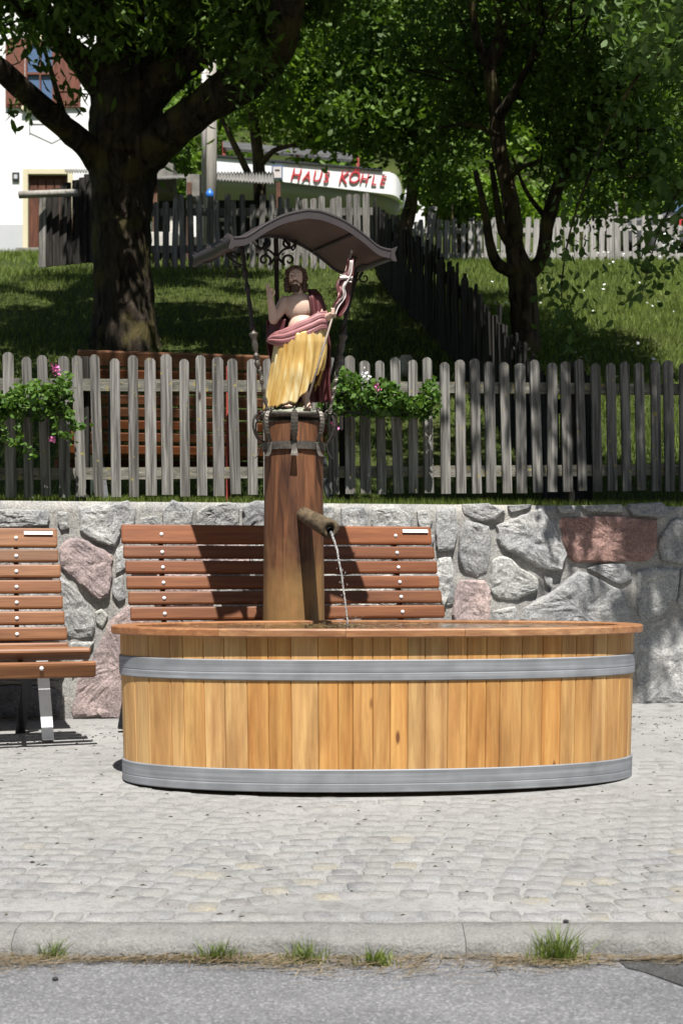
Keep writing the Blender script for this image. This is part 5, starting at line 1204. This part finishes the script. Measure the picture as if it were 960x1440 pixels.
# grass tufts and straw at the kerb
def kerb_tuft(px, py, h, n, label, spread, wide=.0022):
    d = (EYE - RZ) * F / (py - 800); d = min(d, KD + .01); X = (px - 480) / F * d; rg = np.random.default_rng(int(px)); a = rg.uniform(0, 6.28, n); r = np.abs(rg.normal(size=n)) * spread
    x = X + r * np.cos(a) * 1.2; y = d + r * np.sin(a) * .4 - .02; n3 = 5; V = []
    le = rg.normal(size=(n, 2)) * .4; hh = h * rg.uniform(.4, 1.2, n) * np.exp(-r / spread * .3)
    for s_ in range(2):
        t0, t1 = s_ / 2, (s_ + 1) / 2; f0, f1 = t0 ** 1.5, t1 ** 1.5; w0, w1 = wide * (1 - t0 * .5), wide * (1 - t1) * .7
        ca, sa = np.cos(a), np.sin(a); p = lambda t, f, w, sg: np.stack([x + le[:, 0] * hh * f + sg * w * ca, y + le[:, 1] * hh * f + sg * w * sa, RZ + hh * t - .004], 1)
        V.append(np.stack([p(t0, f0, w0, -1), p(t0, f0, w0, 1), p(t1, f1, w1, 1), p(t1, f1, w1, -1)], 1))
    o = big_mesh('grass_tuft', np.concatenate(V), 4, M['grass']); loc = Vector((X, d, RZ)); rebase(o, loc); o.location = loc
    tag(o, label, 'grass tuft', 'grass tufts growing at the kerb')
kerb_tuft(780, 1352, .125, 210, 'tallest and thickest grass tuft at the kerb, near the dark asphalt patch', .035)
kerb_tuft(78, 1345, .075, 90, 'small grass tuft at the kerb farthest from the dark asphalt patch', .022)
kerb_tuft(305, 1350, .075, 150, 'low wide grass tuft at the kerb below the left half of the trough', .045)
kerb_tuft(432, 1352, .085, 130, 'grass tuft with weed leaves at the kerb below the log post', .035)
kerb_tuft(525, 1355, .06, 110, 'low leafy weed tuft at the kerb just under the middle of the trough', .035, .004)
rg = np.random.default_rng(71); n = 2300; X = np.concatenate([rg.uniform(-1.3, 1.3, n // 2), np.repeat(rg.uniform(-1.2, 1.3, 45), n // 90) + rg.normal(size=45 * (n // 90)) * .05]); n = len(X); wv = .055 * np.sin(X * 5.2) + .03 * np.sin(X * 13 + 1); d = KD - .015 - np.abs(rg.normal(size=n)) * (.07 + .035 * np.sin(X * 4.3 + .8)) ; a = rg.normal(size=n) * .55 + np.where(rg.random(n) < .15, 1.2, 0); Ln = rg.uniform(.006, .045, n); Ln[:60] *= 3
z = RZ + .004 + rg.uniform(0, .012, n); ww = rg.uniform(.0006, .0016, n); c, s_ = np.cos(a), np.sin(a); dz = rg.normal(size=n) * .006
V = np.stack([np.stack([X - c * Ln + s_ * ww, d - s_ * Ln * .6 - c * ww, z], 1), np.stack([X + c * Ln + s_ * ww, d + s_ * Ln * .6 - c * ww, z + np.abs(dz)], 1), np.stack([X + c * Ln - s_ * ww, d + s_ * Ln * .6 + c * ww, z + np.abs(dz)], 1), np.stack([X - c * Ln - s_ * ww, d - s_ * Ln * .6 + c * ww, z], 1)], 1)
o = big_mesh('dry_straw', V, 4, M['straw']); tag(o, 'strip of dry straw and litter lying in the gutter along the kerb', 'straw litter', kind='stuff')
for (px, py, road, lab) in ((78, 1379, 1, 'small black pebble on the asphalt near the left kerb end'), (46, 1215, 0, 'small black pebble lying on the cobbles below the left bench'), (795, 1298, 0, 'small dark pebble lying on the kerb top above the tallest grass tuft')):
    if road: d = (EYE - RZ) * F / (py - 800); z = RZ
    else:
        k0 = (py - 800) / F; d = (EYE + .05 * 6.25) / (k0 + .05); z = zg(d)
    b = MB(); ellips((0, 0, .005), (.009, .007, .006), mb=b, n=8); o = b.build('pebble', M['rubber'], None, loc=((px - 480) / F * d, d, z)); tag(o, lab, 'pebble')
# grit on the pavement
rg = np.random.default_rng(81); n = 2600; X = rg.uniform(-2.2, 2.3, n); d = rg.uniform(4.25, 8.1, n); k = ((X - .175) / 1.3) ** 2 + ((d - 6.5) / .62) ** 2 > 1; X, d = X[k], d[k]; n = len(X)
Vt = np.zeros((n, 3, 3)); s_ = rg.uniform(.0015, .0045, n); a = rg.uniform(0, 6.28, n)
for k_ in range(3): Vt[:, k_] = np.stack([X + np.cos(a + k_ * 2.1) * s_, d + np.sin(a + k_ * 2.1) * s_, .05 * (d - 6.25) + .002 + s_ * (1.2 if k_ == 0 else .2)], 1)
o = big_mesh('grit', Vt, 3, M['mortar']); tag(o, 'loose grit scattered over the cobbled pavement', 'grit', kind='stuff')
n = 900; X = rg.uniform(-2.2, 2.3, n); d = np.concatenate([rg.uniform(4.25, 8.1, n // 2), 7.9 + .185 * X[n // 2:] - np.abs(rg.normal(size=n - n // 2)) * .35]); k = ((X - .175) / 1.25) ** 2 + ((d - 6.5) / .56) ** 2 > 1; X, d = X[k], d[k]; n = len(X); a = rg.uniform(0, 6.28, n); Ln = rg.uniform(.004, .018, n)
Vt = np.stack([np.stack([X - np.cos(a) * Ln, d - np.sin(a) * Ln, zg(d) + .003], 1), np.stack([X + np.cos(a) * Ln, d + np.sin(a) * Ln, zg(d) + .005], 1), np.stack([X + np.sin(a) * .0022, d + np.cos(a) * .0022, zg(d) + .009], 1)], 1)
o = big_mesh('plant_litter', Vt, 3, M['bark_light']); tag(o, 'brown twigs and dry leaf litter strewn over the pavement', 'litter', kind='stuff')

# ------------------------------------------------------------------ flower boxes
def flower_box(label, px0, px1, py_top, seed, flowers, trails=()):
    dF = lambda px: 9.12 / (1 - .225 * (px - 480) / F) - .14
    pc = (px0 + px1) / 2; d = dF(pc); c = at(pc, py_top, d); L = (px1 - px0) / F * d / math.cos(FA); rg = np.random.default_rng(seed)
    t = thing('flower_box', label, 'flower box', (c.x, c.y, c.z - .09), FA)
    b = MB(); b.prism([(-.07, .035), (.07, .035), (.085, .12), (.09, .12), (.09, .13), (-.09, .13), (-.09, .12), (-.085, .12)], -L / 2, L / 2, Matrix(((0, 0, 1, 0), (1, 0, 0, 0), (0, 1, 0, 0), (0, 0, 0, 1)))); b.build('planter', M['planter'], t, .003)
    n = int(700 * L / .75); X = rg.uniform(-L / 2 - .03, L / 2 + .03, n); Zt = rg.uniform(0, 1, n); hump = .17 + .06 * np.sin(X * 9 + seed) + .04 * np.sin(X * 21)
    C = np.stack([X, -.03 - .1 * np.sin(Zt * 3.1) + rg.normal(size=n) * .04, .03 + Zt * (hump + .03)], 1)
    C = np.repeat(C, 3, 0) + rg.normal(size=(n * 3, 3)) * .016
    parts = [C]
    st = MB()
    for (tx, ln_) in trails:
        q_ = smooth_path([(tx, -.1, .12), (tx + .02, -.15, .03), (tx + .05, -.14, -ln_ * .6), (tx + .13, -.13, -ln_)], 6); st.tube([Vector(p) for p in q_], .003, 5)
        for p in q_[3::1]: parts.append(np.array(p) + rg.normal(size=(3, 3)) * .018)
    for k_ in range(60):
        p = C[rg.integers(len(C))]; st.tube([(p[0] * .95, -.02, .10), tuple(p)], [.003, .0015], 4)
    C = np.concatenate(parts)
    big_mesh('foliage', leaves_at(C, .034, .2, .9, rng=rg), 6, M['leaf_pot'], t); st.build('stems', M['leaf_pot'], t)['kind'] = 'stuff'
    for (fpx, fpy, col, r) in flowers:
        p = at(fpx, fpy, dF(fpx) - .13); v = Matrix.Rotation(-FA, 3, 'Z') @ (p - t.location); rgf = np.random.default_rng(int(fpx * 7 + fpy)); Cf = np.array(v) + rgf.normal(size=(int(26 * r / .03), 3)) * r * .45
        big_mesh('flower', leaves_at(Cf, .02, .2, .9, rng=rgf), 6, M[col], t)
flower_box('flower box with white and pink blooms beside the statue plinth', 452, 603, 572, 3, [(512, 528, 'white_petal', .035), (515, 533, 'white_petal', .02), (532, 546, 'pink', .035), (470, 570, 'pink', .018), (468, 596, 'pink', .012), (474, 602, 'pink', .012)])
flower_box('flower box with pink geraniums on the fence above the left bench', -50, 88, 572, 5, [(78, 520, 'pink', .035), (75, 617, 'pink', .022), (30, 540, 'pink', .0)][:2], trails=((.0, .2), (.22, .12), (-.1, .15), (.30, .03)))

# ------------------------------------------------------------------ house on the left
DH = 34.0
hs = thing('house', 'white rendered house with brown shutters and door partly hidden by the big tree', 'house', at(-60, 366, DH))
def hbox(x0, y0, x1, y1, dy0, dy1, name, mat, parent=None, bev=0):
    a, c = at(x0, y1, DH), at(x1, y0, DH); b = MB(); ctr = Vector(((a.x + c.x) / 2, DH + (dy0 + dy1) / 2, (a.z + c.z) / 2)); b.box((0, 0, 0), (abs(c.x - a.x), abs(dy1 - dy0), abs(c.z - a.z)))
    o = b.build(name, mat, parent or hs, bev); pl = (parent or hs); base = hs.location if pl is hs else hs.location + pl.location
    o.location = ctr - base; return o
# wall built in pieces round the openings
for i, r_ in enumerate([(-400, -160, 38, 380), (102, -160, 170, 380), (38, -160, 102, 62), (38, 150, 102, 242)]):
    hbox(r_[0], r_[1], r_[2], r_[3], 0, .35, 'wall', M['house'])
hbox(-402, 316, 33.5, 382, -.03, -.002, 'plinth', M['plinth']); hbox(-405, -200, 172, -162, -.6, .4, 'eaves', M['brown_wood'])
a = hs.location; b = MB(); e0 = at(-420, -200, DH) - a; e1 = at(190, -200, DH) - a; b.add([e0 + Vector((0, -.7, 0)), e1 + Vector((0, -.7, 0)), e1 + Vector((0, 4.5, 2.6)), e0 + Vector((0, 4.5, 2.6))], [(0, 1, 2, 3)]); b.build('roof', M['concrete'], hs, solid=.2)
b = MB(); b.box((0, 0, 0), (10.0, 8, 13.0)); o = b.build('rear_block', M['house'], hs); o.location = Vector((at(-115, 0, DH).x, DH + 4.4, 9.4)) - hs.location
dr = hbox(40, 246, 100, 356, .12, .18, 'door', M['brown_wood'])
for k_ in range(5): hbox(42 + k_ * 11.6, 250, 52 + k_ * 11.6, 352, .085, .118, 'door_board', M['brown_wood'], None, .008)
hbox(33, 238, 40, 358, -.04, .1, 'door_surround', M['cream']); hbox(96, 238, 103, 358, -.04, .1, 'door_surround', M['cream']); hbox(40.2, 238, 95.8, 245, -.04, .1, 'door_surround', M['cream'])
hbox(30, 356, 108, 366, -.6, .1, 'door_step', M['concrete'], None, .01)
wf = hbox(36, 58, 78, 61, -.02, .08, 'window_frame', M['brown_red'])
for (x0, y0, x1, y1) in ((36, 61, 39, 148), (74, 61, 78, 148), (56, 61, 58, 148), (39, 102, 56, 105), (58, 102, 74, 105), (36, 148, 78, 150)): hbox(x0, y0, x1, y1, -.02, .08, 'window_frame', M['brown_red'])
for (x0, y0, x1, y1) in ((39.2, 61, 55.8, 101.8), (58.2, 61, 73.8, 101.8), (39.2, 105.2, 55.8, 148), (58.2, 105.2, 73.8, 148)): hbox(x0, y0, x1, y1, .04, .06, 'pane', M['window_glass'])
hbox(78, 61, 103, 148, .05, .3, 'window_reveal', M['house'])
for x0, x1 in ((9, 35.5), (79, 114)):
    hbox(x0, 56, x1, 152, -.07, -.03, 'shutter', M['brown_red'], None, .01)
    for k_ in range(3): w_ = (x1 - x0 - 4) / 3; hbox(x0 + 2 + k_ * w_ + .6, 60, x0 + 2 + (k_ + 1) * w_ - .6, 148, -.09, -.072, 'shutter_board', M['brown_red'])
hbox(32, 151, 82, 156, -.12, .05, 'window_sill', M['cream']); hbox(34, 50, 80, 56, -.05, .05, 'lintel', M['cream'])
hbox(18, 243, 28, 255, -.04, -.01, 'number_plate', M['dark_steel']); hbox(20.6, 246, 25.4, 252, -.05, -.041, 'number_mark', M['plinth'])
b = MB(); b.tube([at(43, 162, DH) - a + Vector((0, -.1, 0)), at(43, 178, DH) - a + Vector((0, -.1, 0))], .012, 6); b.tube([at(43, 164, DH) - a + Vector((0, -.1, 0)), at(100, 164, DH) - a + Vector((0, -.1, 0))], .008, 6); b.tube([at(43, 176, DH) - a + Vector((0, -.1, 0)), at(75, 179, DH) - a + Vector((0, -.2, 0)), at(100, 177, DH) - a + Vector((0, -.1, 0))], .008, 6); b.build('wire_rack', M['dark_steel'], hs)

# ------------------------------------------------------------------ white lettered parapet
DK = 33.0
pk = thing('inn_terrace', 'white terrace parapet lettered in red with a rounded grey underside', 'building', at(440, 330, DK))
def kp(px, py, dy=0): return at(px, py, DK) + Vector((0, dy, 0)) - pk.location
Lt = [(300, 223), (340, 226), (400, 231), (460, 236), (520, 241), (550, 243)]
P = []
for px in list(range(296, 552, 12)) + [552, 557, 561, 564, 566, 567]:
    top = 222 + (px - 313) * .085; bot = 254 + (px - 385) * .118; dy = 0
    if px > 548: f_ = (px - 548) / 19.; top += 18 * (1 - math.sqrt(max(0, 1 - f_ * f_ * .98))); dy = .9 * (1 - math.sqrt(max(0, 1 - f_ * f_ * .98)))
    P.append([kp(px, top, dy), kp(px, bot, dy), kp(px, bot, 1.6), kp(px, top, 1.6)])
b = MB(); b.grid(P, False, True); b.add(P[0], [(0, 1, 2, 3)]); b.add(P[-1], [(0, 1, 2, 3)]); o = b.build('parapet', M['house'], pk)
P = []
for px in list(range(296, 552, 12)) + [556, 561, 564]:
    bot = 254 + (px - 385) * .118 + .3; f_ = max(0, (px - 500) / 66.)
    P.append([kp(px, bot, .05 + .6 * f_ ** 3), kp(px - 4 * f_, bot + 12, .35 + .5 * f_ ** 2), kp(px - 22 * f_, bot + 24, .9), kp(px - 30 * f_, bot + 32, 1.6), kp(px, bot, 1.6)])
b = MB(); b.grid(P, True, True); b.add(P[-1], [tuple(range(5))]); b.build('soffit', M['soffit'], pk)
b = MB(); P = []
for px in range(300, 552, 14): top = 222 + (px - 313) * .085; P.append([kp(px, top - 3, -.05), kp(px, top - .3, -.05), kp(px, top - .3, .2), kp(px, top - 3, .2)])
b.grid(P, False, True); b.add(P[0], [(0, 1, 2, 3)]); b.add(P[-1], [(0, 1, 2, 3)]); b.build('coping', M['dark_steel'], pk)
b = MB(); c0, c1 = kp(573, 306, 1.2), kp(601, 246, 1.2); b.box((c0 + c1) / 2 + Vector((0, .8, 0)), (c1.x - c0.x, 1.6, c1.z - c0.z)); b.build('end_wall', M['house'], pk)
b = MB(); c0, c1 = kp(300, 345, 2.2), kp(560, 262, 2.2); b.box((c0 + c1) / 2 + Vector((0, 1.6, 0)), (c1.x - c0.x, 1.6, c1.z - c0.z)); b.build('wall', M['soffit'], pk)
b = MB(); P = []
for px, py in ((313, 196), (400, 205), (495, 214)): P.append([kp(px, py, .1), kp(px, py + 9, .1), kp(px, py + 9, .3), kp(px, py, .3)])
b.grid(P, False, True); b.add(P[0], [(0, 1, 2, 3)]); b.add(P[-1], [(0, 1, 2, 3)]); b.build('rail', M['grey_beam'], pk)
for px, y0, y1 in ((314, 196, 236), (334, 208, 224), (418, 212, 230), (503, 218, 236), (601, 222, 246)):
    b = MB(); a_, c_ = kp(px, y1, .2), kp(px, y0, .2); b.box((a_ + c_) / 2, (.07, .07, (c_ - a_).length)); b.build('railing_post', M['red_steel'], pk)
def text_obj(body, size, name, mat, parent, loc, rot, shear=0, ext=.01, spacing=1.0, off=0):
    cu = bpy.data.curves.new(name, 'FONT'); cu.body = body; cu.size = size; cu.extrude = ext; cu.shear = shear; cu.space_character = spacing; cu.offset = off; cu.align_x = 'CENTER'; cu.align_y = 'CENTER'
    tmp = bpy.data.objects.new(name, cu); COL.objects.link(tmp); dg = bpy.context.evaluated_depsgraph_get(); me = bpy.data.meshes.new_from_object(tmp.evaluated_get(dg)); bpy.data.objects.remove(tmp)
    me.materials.clear(); o = link(name, me, mat, parent, loc); o.rotation_euler = rot; return o
tl = -math.atan(.085)
for ch, px, py, sz, rr in (('H', 415, 247, 17, .0), ('A', 431, 249, 15, .03), ('U', 445, 249, 15.5, -.02), ('S', 458, 250.5, 15, -.05), ('K', 482, 251, 17, .0), ('Ö', 497, 250.5, 17, .0), ('H', 511, 252.5, 14, .02), ('L', 525, 254.5, 14, -.02), ('E', 537, 255, 13.5, .0)):
    lo_ = text_obj(ch, sz * DK / F * 1.42, 'letter', M['red_text'], pk, kp(px, py, -.03), (R(90), -tl + rr, 0), .22, .012, off=.002); lo_.scale = (.84, 1, 1)
b = MB(); c_ = kp(390, 243, -.03); b.box(c_, (.26, .02, .32)); sg = b.build('sign_board', M['window_glass'], pk); b = MB(); b.box(c_ + Vector((0, -.015, .0)), (.20, .012, .26)); b.build('sign_face', M['white'], pk); b = MB(); b.box(c_ + Vector((.0, -.025, .05)), (.11, .01, .03)); b.build('sign_mark', M['dark_steel'], pk)

# ------------------------------------------------------------------ shed and pole behind the back fence
DS = 22.6
sh = thing('shed', 'open lean-to shed with dark corrugated roofs behind the grey back fence', 'shed', at(310, 372, DS))
def sb(x0, y0, x1, y1, dy0, dy1, name, mat, bev=.0):
    a_, c_ = at(x0, y1, DS), at(x1, y0, DS); b = MB(); b.box((0, 0, 0), (abs(c_.x - a_.x), dy1 - dy0, abs(c_.z - a_.z))); o = b.build(name, mat, sh, bev); o.location = Vector(((a_.x + c_.x) / 2, DS + (dy0 + dy1) / 2, (a_.z + c_.z) / 2)) - sh.location; return o
def corr(x0, y0, x1, y1, ylow0, ylow1, dfront, dback, name='corrugated_sheet'):
    P = []; n = 90
    for i in range(n + 1):
        t = i / n; wv = .022 * math.sin(i * 1.45); f_ = at(lerp(x0, x1, t), lerp(ylow0, ylow1, t), DS + dfront); g = at(lerp(x0, x1, t), lerp(y0, y1, t), DS + dback); P.append([f_ + Vector((0, 0, wv)) - sh.location, g + Vector((0, 0, wv)) - sh.location])
    b = MB(); b.grid(P); b.build(name, M['corrugated'], sh, solid=.012)
corr(293, 243, 385, 243, 252, 258, -.3, 1.6); corr(206, 248, 262, 246, 252, 250, 0, 1.4); corr(92, 239, 170, 239, 242, 242, -.2, 1.4)
for x in (214, 262, 388, 160, 100): sb(x, 254, x + 6, 372, .1, .2, 'post', M['brown_wood'])
sb(205, 205, 234, 248, .9, 1.5, 'chimney', M['concrete']); sb(260, 240, 284, 272, .2, .7, 'concrete_block', M['concrete'], .01)
sb(205, 326, 250, 352, .0, .2, 'pale_block', M['block'], .01)
for x0, x1, y0, y1, mt in ((228, 231, 293, 325, 'block'), (236, 243, 292, 327, 'block'), (265, 273, 288, 327, 'house'), (279, 284, 290, 327, 'house'), (246, 249, 290, 325, 'block')): sb(x0, y0, x1, y1, .3, .34, 'board', M[mt])
sb(295, 300, 330, 304, .3, .36, 'board', M['block']); sb(345, 293, 400, 298, .3, .36, 'board', M['house']); sb(310, 312, 330, 316, .3, .36, 'board', M['block'])
sb(206, 247, 392, 372, 1.5, 1.56, 'back_wall', M['picket_dark'])  # near-black sheet stands in for the shadow space under the roofs
pl = thing('utility_pole', 'pale wooden pole with a white pipe beside the corrugated shed roof', 'pole', at(296, 372, 22.2))
b = MB(); b.tube([at(296, 380, 22.2) - pl.location, at(295, 60, 22.2) - pl.location], [.115, .10], 14); b.lathe([(.105, 0), (.02, .06)], at(295, 60, 22.2) - pl.location, 12); b.build('shaft', M['pole'], pl)
b = MB(); b.tube([at(287, 270, 22.0) - pl.location, at(287, 62, 22.0) - pl.location], .042, 10); b.build('pipe', M['white'], pl)
b = MB(); b.lathe([(.05, 0), (.058, .01), (.058, .09), (.03, .10), (.03, .13)], at(295, 278, 21.6) - pl.location, 12); b.build('lamp_cap', M['blue'], pl)  # small blue can beside the pole

# ------------------------------------------------------------------ car beyond the meadow fence
DC = 29.5
car = thing('parked_car', 'dark grey car with red lettering parked beyond the meadow fence', 'car', at(1010, 374, DC))
b = MB(); prof = [(-2.1, .28), (-2.15, .55), (-2.05, .78), (-1.3, .92), (-.75, 1.38), (-.2, 1.48), (1.1, 1.46), (1.85, 1.05), (2.1, .95), (2.12, .5), (2.05, .28)]
MX = Matrix(((1, 0, 0, 0), (0, 0, 1, 0), (0, 1, 0, 0), (0, 0, 0, 1)))
b.prism(prof, -.85, .85, MX); b.build('body', M['car'], car, .06, seg=3)
for pr in ([(-1.22, .93), (-.72, 1.32), (-.1, 1.38), (-.1, .93)], [(0, .93), (0, 1.38), (1.0, 1.36), (1.6, 1.0), (1.6, .93)]):
    b = MB(); b.prism(pr, -.862, -.852, MX); b.build('side_window', M['window_glass'], car)
b = MB(); b.add([(-1.32, -.7, .95), (-1.32, .7, .95), (-.79, .62, 1.39), (-.79, -.62, 1.39)], [(0, 1, 2, 3)]); b.build('windscreen', M['window_glass'], car, solid=.01)
for x in (-1.35, 1.35):
    for y in (-.78, .78):
        b = MB(); b.lathe([(.2, -.1), (.32, -.1), (.33, 0), (.32, .1), (.2, .1)], (x, y, .3), 20, axis=Vector((0, 1, 0))); w_ = b.build('wheel', M['rubber'], car); b = MB(); b.lathe([(.05, -.105), (.19, -.1), (.19, .1), (.05, .105)], (x, y, .3), 14, axis=Vector((0, 1, 0))); b.build('rim', M['steel'], w_)
b = MB(); b.box((-2.1, -.55, .68), (.06, .3, .12)); b.build('headlight', M['steel'], car, .02); b = MB(); b.box((-2.1, .55, .68), (.06, .3, .12)); b.build('headlight', M['steel'], car, .02)
text_obj('el', .42, 'lettering', M['red_text'], car, (-.92, -.862, .72), (R(90), 0, 0), 0, .004)

# ------------------------------------------------------------------ boulder on the slope
p = at(571, 492, 14.2); z = tz(p.x, 14.2); P = []
b = MB()
for i in range(9):
    t = i / 8; row = []
    for j in range(16):
        a = 2 * math.pi * j / 16; r = .09 * math.sin(math.pi * (.12 + .83 * t)) ** .6 * (1 + .2 * noise.noise(Vector((math.cos(a), math.sin(a), t * 3)))); row.append((r * math.cos(a), r * math.sin(a) * .8, lerp(.2, -.05, t)))
    P.append(row)
b.grid(P, True, True); b.add(P[0], [tuple(range(16))]); o = b.build('boulder', M['stone'], None, loc=(p.x, 14.2, z)); o.color = (.5, .48, .42, 1)
tag(o, 'single pale boulder lying at the foot of the dark side fence', 'boulder')
